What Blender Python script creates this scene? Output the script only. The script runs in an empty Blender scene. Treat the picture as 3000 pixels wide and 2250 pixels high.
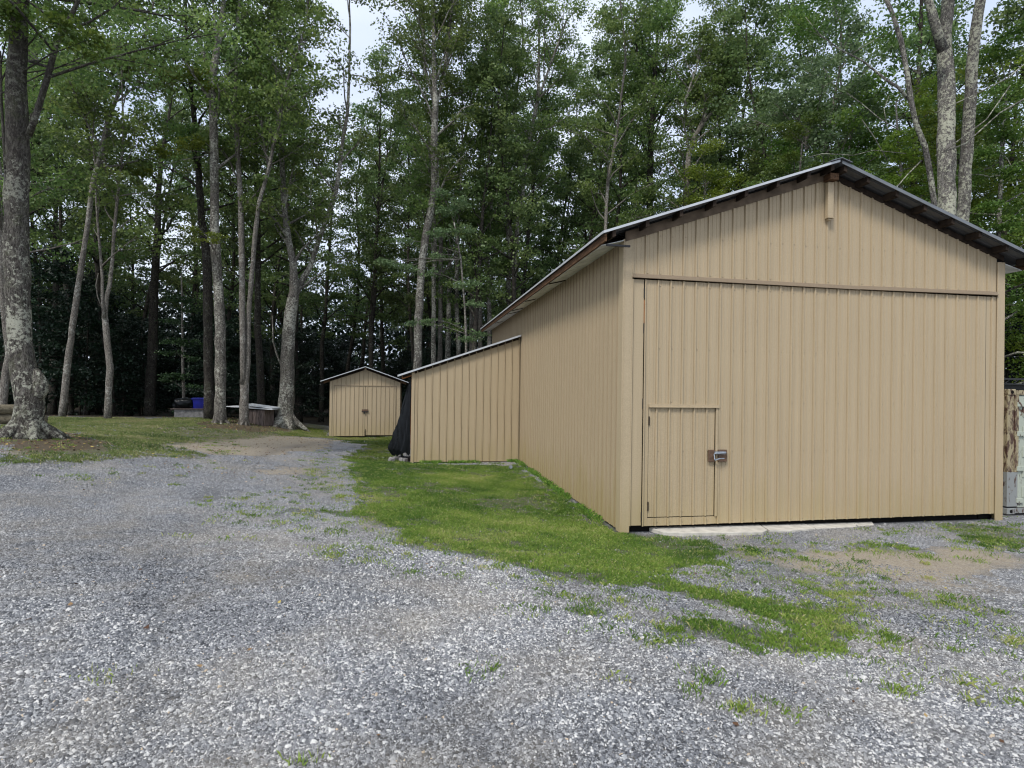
import bpy, bmesh, math, random
import numpy as np
from mathutils import Matrix, Vector

sc = bpy.context.scene
COL = sc.collection
PI = math.pi
# ---------------------------------------------------------------- camera
cam = bpy.data.cameras.new('camera'); co = bpy.data.objects.new('camera', cam); COL.objects.link(co)
cam.sensor_width = 36; cam.lens = 1694.84/3000*36; cam.clip_start = .05; cam.clip_end = 1500
yaw, pit, rol = .17577, .00474, .01458
fw = Vector((math.sin(yaw)*math.cos(pit), math.cos(yaw)*math.cos(pit), math.sin(pit)))
rt = Vector((math.cos(yaw), -math.sin(yaw), 0)); up = rt.cross(fw)
r2 = rt*math.cos(rol)+up*math.sin(rol); u2 = up*math.cos(rol)-rt*math.sin(rol)
m = Matrix((r2, u2, -fw)).transposed().to_4x4(); m.translation = Vector((-3.5231, -9.2133, 2.4016))
co.matrix_world = m; sc.camera = co
CAM = np.array(m.translation)
# ---------------------------------------------------------------- sky and sun (bright overcast)
SUN_EL, SUN_AZ = math.radians(52), math.radians(222)      # azimuth clockwise from +y
wd = bpy.data.worlds.new("World"); sc.world = wd; wd.use_nodes = True
nt = wd.node_tree; nt.nodes.clear()
N = nt.nodes.new
sky = N('ShaderNodeTexSky'); sky.sky_type = 'NISHITA'; sky.sun_disc = False
sky.sun_elevation = SUN_EL; sky.sun_rotation = SUN_AZ; sky.air_density = 1; sky.dust_density = 2
s1 = N('ShaderNodeVectorMath'); s1.operation = 'SCALE'; s1.inputs['Scale'].default_value = .12
nt.links.new(sky.outputs[0], s1.inputs[0])
tc = N('ShaderNodeTexCoord'); mp = N('ShaderNodeMapping'); mp.inputs['Scale'].default_value = (1, 1, 2.2)
nz = N('ShaderNodeTexNoise'); nz.inputs['Scale'].default_value = 2.2; nz.inputs['Detail'].default_value = 5
cr = N('ShaderNodeValToRGB'); cr.color_ramp.elements[0].position = .35; cr.color_ramp.elements[1].position = .68
cr.color_ramp.elements[0].color = (.56, .65, .82, 1); cr.color_ramp.elements[1].color = (.80, .86, .96, 1)
nt.links.new(tc.outputs['Generated'], mp.inputs[0]); nt.links.new(mp.outputs[0], nz.inputs[0]); nt.links.new(nz.outputs[0], cr.inputs[0])
mx = N('ShaderNodeMix'); mx.data_type = 'RGBA'; mx.inputs[0].default_value = .9
nt.links.new(s1.outputs[0], mx.inputs[6]); nt.links.new(cr.outputs[0], mx.inputs[7])
bg = N('ShaderNodeBackground'); bg.inputs[1].default_value = 1.0
wo = N('ShaderNodeOutputWorld'); nt.links.new(mx.outputs[2], bg.inputs[0]); nt.links.new(bg.outputs[0], wo.inputs[0])
sl = bpy.data.lights.new('sun', 'SUN'); so = bpy.data.objects.new('sun', sl); COL.objects.link(so)
sl.energy = 2.0; sl.angle = math.radians(13); sl.color = (1, .965, .91)
sd = Vector((math.sin(SUN_AZ)*math.cos(SUN_EL), math.cos(SUN_AZ)*math.cos(SUN_EL), math.sin(SUN_EL)))
so.rotation_euler = sd.to_track_quat('Z', 'Y').to_euler()
sc.view_settings.view_transform = 'Standard'; sc.view_settings.look = 'None'; sc.view_settings.exposure = 0.42; sc.view_settings.gamma = 1
sc.cycles.max_bounces = 5; sc.cycles.diffuse_bounces = 3; sc.cycles.transmission_bounces = 3; sc.cycles.glossy_bounces = 2
sc.cycles.use_denoising = True; sc.cycles.pixel_filter_type = 'BLACKMAN_HARRIS'; sc.cycles.filter_width = 1.15
_TP=np.array([(-3.5,-9.2,.78),(-6,-5,.62),(.4,-6,.35),(-3,-6,.55),(-1,-3,.2),(-.5,0,0),(0,-1,0),(4,-.5,0),(8,-.3,0),(8,-3,.02),
(6,-6,.1),(12,0,0),(12,-6,.05),(-.2,5,0),(-.1,9,0),(-3.5,9,.02),(-3.5,5,.08),(-7.6,20,-.12),(-4,20,-.12),(-5,15,-.05),(-9.5,12,.38),
(-6,5,.22),(-12,0,.85),(-12.5,6.5,.98),(-20,6,1.1),(-17,17,.8),(-13,18,.62),(-10.2,24,.4),(-11.2,19,.55),(-15,27,.2),(-20,24,.6),(-12,30,-.2),
(-5,27,-.4),(0,25,-.2),(8,20,0),(15,10,0),(20,20,0),(-26,15,1),(-30,30,.3),(0,45,-.5),(-20,50,-.5),(25,40,0),(30,-10,0),(-30,-20,1),
(10,-25,.6),(-30,-5,1.1),(4,8,0),(3,15,0)],float)
def _tps():
    P=_TP[:,:2];n=len(P)
    d=np.linalg.norm(P[:,None]-P[None],axis=2);K=d*d*np.log(d+1e-9)+np.eye(n)*.4
    A=np.zeros((n+3,n+3));A[:n,:n]=K;A[:n,n]=1;A[:n,n+1:]=P;A[n,:n]=1;A[n+1:,:n]=P.T
    return np.linalg.solve(A,np.concatenate([_TP[:,2],np.zeros(3)]))
_TW=_tps()
def terrain(x,y):
    x=np.clip(np.asarray(x,float),-32,32);y=np.clip(np.asarray(y,float),-26,52);s=np.broadcast(x,y).shape
    x=np.broadcast_to(x,s).ravel();y=np.broadcast_to(y,s).ravel();o=np.empty(len(x));n=len(_TP)
    for i in range(0,len(x),20000):
        d=np.hypot(x[i:i+20000,None]-_TP[None,:,0],y[i:i+20000,None]-_TP[None,:,1])
        o[i:i+20000]=(d*d*np.log(d+1e-9))@_TW[:n]+_TW[n]+_TW[n+1]*x[i:i+20000]+_TW[n+2]*y[i:i+20000]
    return o.reshape(s)
TREES=[
('tree', 'massive gnarled old tree with lichen spotted bark and flared roots on the left lawn', 'trees along the edge of the clearing', 0, [[[-12.668, 6.739, 0.904, 0.624], [-12.703, 6.744, 1.156, 0.491], [-12.65, 6.733, 1.465, 0.408], [-12.615, 6.725, 1.84, 0.391], [-12.66, 6.732, 2.089, 0.399], [-12.792, 6.752, 2.669, 0.349], [-12.884, 6.765, 3.35, 0.32], [-12.967, 6.775, 4.497, 0.324], [-13.012, 6.776, 5.828, 0.333], [-12.994, 6.763, 7.908, 0.308], [-13.072, 6.768, 9.779, 0.283], [-12.994, 6.745, 11.652, 0.216], [-12.937, 6.727, 13.317, 0.166]], [[-12.739, 6.716, 8.369, 0.125], [-12.582, 6.686, 8.829, 0.116], [-12.31, 6.633, 9.79, 0.108], [-12.117, 6.594, 10.583, 0.1], [-11.878, 6.55, 11.044, 0.092], [-11.633, 6.504, 11.589, 0.071], [-11.367, 6.452, 12.425, 0.05]], [[-13.25, 6.813, 6.989, 0.058], [-13.334, 6.822, 8.152, 0.054], [-13.414, 6.832, 9.15, 0.05], [-13.466, 6.835, 10.397, 0.046]]], 20, 10.6, 18, 4.5, 45, 0, [[-11.6, 5.69, 10.67, 0.5, 0.5], [-12.68, 5.88, 10.81, 0.5, 0.5], [-10.97, 5.58, 10.21, 0.5, 0.42]], 1.0, 1),
('tree', 'pale slender trunk leaning right, just right of the massive gnarled tree', 'trees along the edge of the clearing', 1, [[[-18.002, 18.25, 0.729, 0.145], [-17.876, 18.222, 1.88, 0.13], [-17.768, 18.197, 3.183, 0.13], [-17.541, 18.147, 5.124, 0.116], [-17.249, 18.084, 7.412, 0.101], [-17.018, 18.035, 9.122, 0.094], [-16.857, 17.999, 10.685, 0.094], [-16.55, 17.938, 11.991, 0.087], [-16.258, 17.879, 13.427, 0.08], [-15.697, 17.772, 14.939, 0.065], [-15.205, 17.678, 16.261, 0.051], [-14.694, 17.583, 17.252, 0.043]]], 20, 10, 18, 3, 50, 0, [], 1.0, 0),
('tree', 'thin dark straight trunk tucked behind the pale leaning trunk', 'trees along the edge of the clearing', 2, [[[-22.527, 27.689, 0.272, 0.156], [-22.461, 27.662, 3.458, 0.127], [-22.681, 27.686, 6.57, 0.117], [-23.058, 27.743, 8.707, 0.107], [-23.219, 27.763, 10.457, 0.088], [-23.299, 27.764, 13.182, 0.078]]], 23, 8, 20, 3, 50, 0, [], 1.0, 0),
('tree', 'slim grey trunk that splits in two above a bulge, alone at the lawn edge', 'trees along the edge of the clearing', 1, [[[-16.157, 18.075, 0.678, 0.153], [-16.131, 18.064, 1.904, 0.131], [-16.075, 18.05, 2.923, 0.131], [-16.222, 18.07, 4.085, 0.124], [-16.338, 18.086, 5.159, 0.116], [-16.306, 18.076, 5.829, 0.102], [-16.158, 18.047, 6.471, 0.087], [-16.046, 18.022, 7.578, 0.073], [-16.006, 18.009, 8.743, 0.065], [-15.812, 17.964, 11.073, 0.051]], [[-16.336, 18.086, 5.029, 0.08], [-16.451, 18.102, 5.972, 0.065], [-16.464, 18.1, 6.801, 0.058], [-16.565, 18.113, 7.789, 0.051], [-16.717, 18.133, 9.314, 0.044]], [[-16.443, 18.103, 5.463, 0.022], [-16.651, 18.137, 5.969, 0.022], [-16.731, 18.149, 6.477, 0.018], [-16.638, 18.13, 6.988, 0.015]]], 21, 8, 20, 3, 55, 0, [], 1.0, 0),
('tree', 'dark thick trunk in deep shade behind the young layered tree', 'trees along the edge of the clearing', 2, [[[-18.52, 27.993, 0.14, 0.301], [-18.48, 27.974, 2.755, 0.271], [-18.407, 27.953, 4.441, 0.251], [-18.363, 27.928, 8.053, 0.221], [-18.227, 27.89, 10.784, 0.181], [-18.191, 27.87, 13.593, 0.14]]], 25, 8, 24, 3.4, 50, 0, [], 1.0, 0),
('young_tree', 'thin young tree with flat layered sprays of leaves in front of the blue pile', 'young trees with layered leaves', 1, [[[-14.479, 21.789, 0.585, 0.084], [-14.497, 21.786, 1.879, 0.067], [-14.573, 21.791, 3.565, 0.059], [-14.655, 21.79, 6.804, 0.042], [-14.703, 21.794, 7.782, 0.025]]], 6.2, 9, 0, 3.2, 50, 4, [[-14.39, 20.93, 6.4, 1.01, 0.2], [-13.9, 20.85, 5.92, 0.76, 0.2], [-14.86, 21.02, 5.33, 0.67, 0.17], [-14.2, 20.91, 4.35, 1.18, 0.24], [-14.83, 21.02, 3.85, 0.67, 0.17], [-13.7, 20.82, 3.54, 0.59, 0.17], [-14.49, 20.97, 2.74, 0.93, 0.2], [-15.14, 21.08, 2.49, 0.42, 0.13], [-13.92, 20.87, 2.23, 0.51, 0.13]], 1.0, 0),
('tree', 'dark barked trunk, left one of the close pair of tall straight trunks', 'trees along the edge of the clearing', 2, [[[-12.826, 20.378, 0.573, 0.276], [-12.893, 20.384, 1.916, 0.219], [-12.969, 20.383, 4.82, 0.203], [-13.032, 20.385, 6.864, 0.211], [-13.089, 20.387, 8.486, 0.203], [-13.37, 20.429, 10.185, 0.162], [-13.592, 20.454, 13.233, 0.138], [-13.924, 20.498, 16.165, 0.097], [-14.214, 20.539, 18.449, 0.073]]], 25, 10, 22, 3.5, 50, 0, [], 1.0, 0),
('tree', 'mottled pale trunk, right one of the tall pair, forking high above yellowish sprays', 'trees along the edge of the clearing', 0, [[[-11.91, 18.794, 0.517, 0.339], [-11.9, 18.79, 0.948, 0.254], [-11.9, 18.786, 1.949, 0.223], [-11.942, 18.78, 4.705, 0.216], [-12.062, 18.792, 6.567, 0.216], [-12.209, 18.81, 8.259, 0.208], [-12.29, 18.818, 9.644, 0.192], [-12.337, 18.811, 12.692, 0.177], [-12.428, 18.818, 14.724, 0.162], [-12.481, 18.82, 16.186, 0.154], [-12.204, 18.762, 17.915, 0.115], [-12.033, 18.724, 19.658, 0.092]], [[-12.509, 18.826, 16.032, 0.108], [-12.749, 18.864, 16.875, 0.1], [-13.017, 18.909, 17.549, 0.092], [-13.428, 18.972, 19.638, 0.069]]], 25, 11, 22, 3.6, 55, 1, [[-13.12, 18.12, 15.9, 1.23, 0.34], [-14.29, 18.33, 15.73, 0.69, 0.28], [-12.23, 17.97, 15.32, 0.54, 0.22], [-13.37, 18.18, 12.76, 0.92, 0.31], [-14.39, 18.36, 12.52, 0.69, 0.31], [-14.97, 18.47, 11.62, 0.54, 0.31], [-12.63, 18.05, 13.0, 0.46, 0.25], [-13.02, 18.14, 9.11, 0.62, 0.22], [-11.84, 17.93, 8.83, 0.54, 0.18], [-12.42, 18.03, 8.67, 0.62, 0.15]], 1.0, 0.5),
('tree', 'double trunk joined at its foot, one stem pale, before the plank table', 'trees along the edge of the clearing', 1, [[[-10.946, 18.978, 0.429, 0.265], [-10.951, 18.978, 0.866, 0.203], [-10.935, 18.97, 1.802, 0.195], [-10.946, 18.969, 2.505, 0.195], [-10.79, 18.937, 3.365, 0.109], [-10.806, 18.93, 5.457, 0.109], [-10.682, 18.898, 7.425, 0.101], [-10.583, 18.873, 8.987, 0.101], [-10.438, 18.84, 10.55, 0.086], [-10.001, 18.754, 12.164, 0.078], [-9.746, 18.702, 13.573, 0.07], [-9.496, 18.65, 15.34, 0.055], [-8.97, 18.547, 17.112, 0.039]], [[-11.005, 18.98, 2.348, 0.125], [-11.035, 18.981, 3.362, 0.125], [-11.083, 18.979, 5.452, 0.133], [-11.128, 18.977, 7.418, 0.133], [-11.185, 18.979, 9.134, 0.125], [-11.239, 18.981, 10.726, 0.117], [-11.41, 19.001, 12.846, 0.101], [-11.565, 19.019, 14.966, 0.086], [-11.531, 19.004, 16.777, 0.07], [-11.529, 18.995, 18.65, 0.055]], [[-10.001, 18.755, 12.117, 0.039], [-10.285, 18.798, 13.674, 0.039], [-10.432, 18.816, 15.233, 0.031]]], 25, 11, 24, 3.2, 60, 0, [], 1.0, 0.4),
('tree', 'stout mossy trunk curving right and forking low, beside the white bucket', 'trees along the edge of the clearing', 0, [[[-9.472, 20.798, 0.145, 0.631], [-9.472, 20.798, 0.592, 0.504], [-9.511, 20.803, 1.029, 0.37], [-9.45, 20.785, 2.459, 0.336], [-9.465, 20.783, 3.434, 0.319], [-9.378, 20.759, 5.319, 0.286], [-9.23, 20.727, 6.499, 0.261], [-9.17, 20.714, 6.92, 0.227], [-9.242, 20.72, 8.382, 0.168], [-9.491, 20.759, 9.522, 0.151], [-9.732, 20.793, 11.2, 0.135], [-9.84, 20.805, 12.88, 0.126], [-9.918, 20.809, 14.729, 0.101], [-10.02, 20.816, 17.082, 0.076]], [[-9.197, 20.721, 6.499, 0.168], [-8.879, 20.66, 7.378, 0.151], [-8.411, 20.573, 8.176, 0.126], [-8.08, 20.509, 9.291, 0.118], [-7.763, 20.448, 10.22, 0.109], [-7.209, 20.342, 11.91, 0.101], [-6.947, 20.284, 14.269, 0.092], [-6.722, 20.237, 15.786, 0.076], [-6.666, 20.218, 17.535, 0.059], [-6.653, 20.204, 19.991, 0.05]], [[-9.778, 20.84, 3.329, 0.05], [-10.02, 20.879, 3.964, 0.042], [-10.16, 20.902, 4.467, 0.034], [-10.212, 20.905, 5.711, 0.025]]], 25, 8, 30, 3.6, 50, 0, [], 1.0, 0.6),
('tree', 'tall pale flecked trunk with steep fanning limbs, nearest the lean-to roof', 'trees rising behind the long barn', 0, [[[-3.09, 22.189, -0.268, 0.286], [-3.09, 22.189, 3.664, 0.229], [-3.091, 22.178, 6.115, 0.219], [-2.967, 22.144, 8.605, 0.21], [-2.794, 22.105, 10.254, 0.201], [-2.628, 22.071, 11.171, 0.201], [-2.298, 22.003, 13.151, 0.219], [-2.407, 22.01, 15.619, 0.192], [-2.361, 21.994, 17.284, 0.155], [-2.459, 22.003, 19.039, 0.119], [-2.494, 22.004, 20.173, 0.101], [-2.574, 22.004, 23.062, 0.091], [-2.584, 21.997, 24.891, 0.073]], [[-2.359, 21.994, 17.211, 0.101], [-2.628, 22.037, 18.305, 0.091], [-2.932, 22.086, 19.343, 0.082], [-3.08, 22.099, 21.957, 0.073]], [[-2.344, 21.991, 17.394, 0.11], [-1.952, 21.914, 18.864, 0.091], [-1.762, 21.872, 20.586, 0.082], [-1.566, 21.825, 23.077, 0.073]]], 28, 12, 28, 4, 62, 0, [], 1.0, 0),
('tree', 'straight trunk just right of the tall pale flecked one behind the lean-to', 'trees rising behind the long barn', 0, [[[-2.143, 25.066, -0.375, 0.188], [-2.143, 25.066, 4.0, 0.15], [-2.188, 25.054, 8.293, 0.13], [-2.151, 25.034, 11.022, 0.11], [-2.468, 25.071, 15.03, 0.08]]], 24, 9, 20, 3, 58, 0, [], 1.0, 0),
('tree', 'slim pale trunk, second to the right of the tall flecked one behind the lean-to', 'trees rising behind the long barn', 1, [[[-1.717, 26.006, -0.411, 0.181], [-1.717, 26.006, 4.094, 0.145], [-1.742, 25.989, 8.472, 0.124], [-1.765, 25.98, 11.281, 0.114], [-1.787, 25.964, 15.411, 0.093], [-1.524, 25.897, 19.545, 0.072]]], 26, 9, 20, 3, 58, 0, [], 1.0, 0),
('tree', 'leaning trunk in the middle of the clump behind the lean-to', 'trees rising behind the long barn', 0, [[[-1.186, 26.926, -0.439, 0.212], [-1.186, 26.926, 4.277, 0.17], [-1.161, 26.91, 6.741, 0.149], [-1.152, 26.891, 10.268, 0.127], [-0.769, 26.799, 15.372, 0.106], [-0.442, 26.732, 17.289, 0.096], [0.078, 26.625, 20.186, 0.085], [0.704, 26.5, 23.084, 0.074], [1.71, 26.309, 25.69, 0.053]]], 28, 9, 20, 3, 58, 0, [], 1.0, 0),
('tree', 'trunk speckled with white lichen in the clump behind the lean-to', 'trees rising behind the long barn', 0, [[[-0.688, 24.806, -0.315, 0.163], [-0.688, 24.806, 4.463, 0.13], [-0.871, 24.824, 7.409, 0.12], [-0.887, 24.809, 11.041, 0.1], [-0.712, 24.765, 13.852, 0.08]]], 30, 9, 20, 3, 58, 0, [], 1.0, 0),
('tree', 'grey trunk behind the upper part of the lean-to roof', 'trees rising behind the long barn', 1, [[[0.332, 27.669, -0.42, 0.164], [0.332, 27.669, 4.918, 0.131], [0.33, 27.656, 7.866, 0.131], [0.349, 27.638, 10.835, 0.12], [0.624, 27.574, 14.005, 0.098], [0.691, 27.549, 16.626, 0.087], [1.067, 27.465, 20.212, 0.065], [1.703, 27.343, 22.187, 0.055]]], 24, 9, 20, 3, 58, 0, [], 1.0, 0),
('tree', 'trunk close to where the lean-to roof meets the barn', 'trees rising behind the long barn', 1, [[[0.789, 26.572, -0.353, 0.173], [0.789, 26.572, 5.05, 0.138], [0.734, 26.564, 8.681, 0.127], [0.753, 26.547, 11.571, 0.106], [0.875, 26.511, 14.547, 0.085]]], 26, 9, 20, 3, 58, 0, [], 1.0, 0),
('tree', 'trunk rising just left of the far end of the barn eave', 'trees rising behind the long barn', 1, [[[1.2, 25.478, -0.293, 0.168], [1.2, 25.478, 6.182, 0.134], [1.072, 25.486, 9.257, 0.134], [1.014, 25.491, 10.392, 0.124], [1.213, 25.441, 13.39, 0.093]]], 28, 9, 20, 3, 58, 0, [], 1.0, 0),
('tree', 'left one of the twin pale trunks above the far barn eave', 'trees rising behind the long barn', 0, [[[2.657, 27.244, -0.333, 0.205], [2.657, 27.244, 7.485, 0.164], [2.591, 27.235, 11.851, 0.153], [2.526, 27.239, 13.313, 0.142], [2.581, 27.213, 16.763, 0.12], [2.685, 27.187, 18.402, 0.109], [2.888, 27.14, 20.589, 0.087], [3.268, 27.057, 23.869, 0.065]]], 28, 13.5, 18, 3.2, 60, 0, [], 1.0, 0),
('tree', 'right one of the twin pale trunks above the far barn eave, leaning right', 'trees rising behind the long barn', 0, [[[2.759, 26.21, -0.29, 0.199], [2.759, 26.21, 7.564, 0.159], [2.88, 26.174, 10.646, 0.149], [2.949, 26.157, 11.603, 0.138], [2.929, 26.154, 12.878, 0.138], [3.205, 26.1, 13.986, 0.138], [3.433, 26.045, 16.879, 0.127], [3.704, 25.99, 18.327, 0.127], [4.093, 25.912, 20.245, 0.117], [4.122, 25.896, 22.455, 0.085], [4.081, 25.89, 25.216, 0.074]], [[4.053, 25.92, 20.117, 0.085], [4.573, 25.82, 21.718, 0.074], [5.053, 25.727, 23.148, 0.064], [5.774, 25.589, 25.241, 0.053]]], 28, 13.5, 20, 3.6, 55, 0, [], 1.0, 0),
('tree', 'slightly leaning slim trunk above the front end of the barn eave', 'trees rising behind the long barn', 1, [[[7.681, 23.286, -0.149, 0.125], [7.681, 23.286, 11.368, 0.1], [7.733, 23.268, 13.175, 0.1], [7.807, 23.247, 14.781, 0.1], [8.227, 23.162, 17.054, 0.09], [8.384, 23.127, 18.421, 0.07], [8.658, 23.065, 21.213, 0.06]]], 28, 9, 28, 3.6, 55, 0, [], 1.0, 0),
('tree', 'dark trunk forking above the left roof slope', 'trees rising behind the long barn', 2, [[[11.469, 25.651, -0.16, 0.246], [11.469, 25.651, 13.292, 0.196], [11.422, 25.644, 16.414, 0.186], [11.484, 25.619, 19.362, 0.164], [11.586, 25.592, 21.154, 0.131], [11.748, 25.547, 24.65, 0.098]], [[11.411, 25.636, 18.532, 0.109], [11.055, 25.689, 20.71, 0.087], [10.586, 25.76, 23.323, 0.065]], [[11.447, 25.628, 18.969, 0.109], [12.019, 25.517, 20.942, 0.087], [12.312, 25.455, 22.912, 0.065]]], 29, 9, 32, 4, 58, 0, [], 1.0, 0),
('tree', 'leaning trunk with a bare white dead top above the left roof slope', 'trees rising behind the long barn', 1, [[[12.784, 23.386, -0.124, 0.245], [12.784, 23.386, 13.355, 0.196], [12.917, 23.347, 16.62, 0.165], [13.247, 23.283, 17.699, 0.134], [13.842, 23.173, 18.637, 0.103], [14.62, 23.03, 19.64, 0.093], [15.428, 22.878, 21.325, 0.072], [15.134, 22.927, 21.981, 0.062], [14.918, 22.955, 24.126, 0.041], [14.818, 22.967, 25.364, 0.031]], [[12.954, 23.339, 16.868, 0.103], [13.542, 23.227, 18.323, 0.093], [14.33, 23.079, 19.987, 0.083], [14.62, 23.023, 21.024, 0.072]], [[12.723, 23.371, 18.724, 0.093], [12.663, 23.376, 19.962, 0.072], [13.092, 23.293, 21.208, 0.052]]], 25, 9, 28, 3.6, 58, 0, [], 1.0, 0),
('tree', 'thin pale leaning stem directly above the barn ridge', 'trees rising behind the long barn', 1, [[[16.223, 15.665, -0.093, 0.103], [16.223, 15.665, 13.411, 0.083], [16.234, 15.656, 14.849, 0.074], [16.502, 15.601, 16.489, 0.066], [16.772, 15.546, 17.996, 0.058], [16.801, 15.529, 20.359, 0.041]], [[15.205, 15.843, 14.057, 0.074], [15.206, 15.838, 15.049, 0.066], [14.841, 15.9, 15.539, 0.025], [14.514, 15.958, 15.617, 0.017]]], 19, 6.5, 26, 4, 55, 3, [], 1.0, 0),
('tree', 'thickest lichen covered trunk above the right roof slope, splitting near the top', 'tall lichen covered trunks right of the barn ridge', 0, [[[13.79, 6.982, -0.104, 0.322], [13.79, 6.982, 8.024, 0.258], [13.734, 6.982, 10.244, 0.258], [13.703, 6.977, 12.272, 0.252], [13.603, 6.988, 13.785, 0.213], [13.712, 6.961, 15.311, 0.179], [13.718, 6.955, 16.432, 0.146]], [[13.583, 6.992, 13.627, 0.157], [13.364, 7.028, 14.297, 0.146], [13.061, 7.077, 15.301, 0.123], [12.724, 7.131, 16.417, 0.09]]], 25, 18.5, 16, 4, 50, 2, [], 1.0, 0),
('tree', 'lichen covered trunk leaning right, right one of the close pair above the right roof slope', 'tall lichen covered trunks right of the barn ridge', 0, [[[14.736, 7.323, -0.105, 0.244], [14.736, 7.323, 7.95, 0.196], [14.816, 7.301, 9.424, 0.19], [14.935, 7.268, 12.026, 0.184], [14.983, 7.253, 13.327, 0.173], [15.099, 7.226, 14.629, 0.167], [15.242, 7.195, 15.667, 0.155], [15.364, 7.169, 16.589, 0.138]]], 25, 18.5, 16, 4, 50, 2, [], 1.0, 0),
('tree', 'thin crooked lichen covered trunk with bare dead twigs, left of the thick pair', 'tall lichen covered trunks right of the barn ridge', 0, [[[12.967, 6.621, -0.104, 0.096], [12.967, 6.621, 7.98, 0.076], [12.964, 6.62, 8.209, 0.076], [12.75, 6.652, 9.538, 0.082], [12.599, 6.675, 10.278, 0.082], [12.298, 6.725, 11.005, 0.076], [12.136, 6.75, 11.745, 0.076], [11.982, 6.773, 12.736, 0.076], [11.796, 6.802, 13.64, 0.071], [11.514, 6.848, 14.509, 0.065], [11.314, 6.881, 14.942, 0.065], [11.118, 6.912, 15.813, 0.049]], [[12.17, 6.745, 11.68, 0.049], [11.711, 6.824, 12.165, 0.044], [11.353, 6.886, 12.378, 0.038], [10.624, 7.013, 12.967, 0.027], [9.876, 7.144, 13.338, 0.022], [9.213, 7.259, 13.82, 0.016], [8.775, 7.335, 14.359, 0.011]], [[11.839, 6.808, 10.769, 0.016], [11.189, 6.922, 11.12, 0.016], [10.536, 7.035, 11.656, 0.014], [10.102, 7.111, 11.955, 0.011]], [[12.499, 6.695, 9.829, 0.022], [12.075, 6.772, 9.386, 0.016], [11.759, 6.831, 8.999, 0.016], [11.633, 6.854, 8.779, 0.016]], [[11.424, 6.886, 9.813, 0.014], [10.983, 6.961, 10.571, 0.014], [10.598, 7.027, 11.111, 0.011]], [[12.937, 6.617, 9.999, 0.016], [13.887, 6.446, 10.396, 0.022], [14.947, 6.253, 11.394, 0.022], [15.693, 6.118, 11.841, 0.022]], [[13.246, 6.561, 10.168, 0.016], [14.096, 6.407, 10.835, 0.022], [14.52, 6.33, 11.169, 0.016], [15.256, 6.194, 12.272, 0.016]], [[12.905, 6.616, 11.363, 0.014], [14.079, 6.404, 11.927, 0.016], [15.145, 6.212, 12.488, 0.016], [15.782, 6.097, 13.044, 0.016]], [[11.409, 6.884, 10.795, 0.011], [11.292, 6.902, 11.449, 0.011], [11.446, 6.872, 11.888, 0.008]], [[12.012, 6.781, 10.04, 0.011], [10.989, 6.962, 10.134, 0.011], [10.347, 7.077, 9.961, 0.011], [9.379, 7.248, 10.001, 0.011], [8.951, 7.325, 9.886, 0.011]]], 20, 16.5, 8, 3, 45, 2, [], 1.0, 0),
('tree', 'grey trunk at the left picture edge behind the massive gnarled tree', 'trees along the edge of the clearing', 1, [[[-20.112, 18.114, 0.759, 0.195], [-20.112, 18.114, 1.287, 0.156], [-19.994, 18.086, 2.705, 0.142], [-19.879, 18.063, 3.415, 0.127], [-20.147, 18.101, 5.393, 0.113], [-20.301, 18.114, 8.224, 0.099], [-20.372, 18.113, 11.055, 0.085]]], 20, 6, 24, 4, 50, 0, [], 1.0, 0),
('young_tree', 'young tree with bright flat leaf sprays crossing the clump of trunks behind the lean-to', 'young trees with layered leaves', 1, [[[-0.98, 17.241, -0.165, 0.068], [-0.98, 17.241, 4.373, 0.055], [-1.067, 17.248, 6.013, 0.047], [-1.285, 17.276, 8.199, 0.039], [-1.619, 17.327, 9.915, 0.031]]], 9, 7, 0, 3.2, 50, 3, [[-4.64, 17.06, 7.9, 0.63, 0.19], [-3.9, 16.93, 8.9, 0.47, 0.16], [-3.74, 16.9, 7.69, 0.78, 0.19], [-4.34, 17.01, 7.83, 0.39, 0.13], [-2.84, 16.74, 7.47, 0.7, 0.16], [-3.1, 16.8, 5.19, 0.78, 0.16], [-2.58, 16.71, 5.35, 0.55, 0.13], [-1.19, 16.45, 6.97, 0.78, 0.19], [-0.8, 16.39, 6.06, 0.63, 0.16], [-0.93, 16.42, 4.51, 0.78, 0.19], [-0.41, 16.32, 4.78, 0.55, 0.16], [-2.12, 16.61, 9.23, 1.09, 0.19], [-1.37, 16.47, 9.39, 0.78, 0.16], [-2.25, 16.64, 8.24, 0.47, 0.13], [-1.98, 16.58, 10.21, 0.7, 0.28], [-1.47, 16.48, 10.6, 0.63, 0.25], [-2.29, 16.63, 11.04, 0.47, 0.22]], 1.0, 0),
('young_tree', 'young bright green tree peeking over the barn ridge from behind', 'young trees with layered leaves', 1, [[[14.236, 15.011, -0.088, 0.07], [14.236, 15.011, 11.725, 0.056], [14.295, 14.994, 13.0, 0.048], [14.359, 14.978, 13.957, 0.032]]], 9.5, 7, 0, 3.2, 50, 2, [[12.63, 14.48, 12.51, 0.64, 0.38], [13.23, 14.37, 12.99, 0.64, 0.32], [12.03, 14.59, 12.04, 0.48, 0.22], [13.85, 14.26, 12.07, 0.64, 0.32], [14.45, 14.16, 12.54, 0.48, 0.29], [13.52, 14.31, 14.23, 0.8, 0.35], [12.9, 14.42, 14.37, 0.64, 0.25], [14.27, 14.18, 14.86, 0.64, 0.35]], 1.0, 0),
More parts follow.
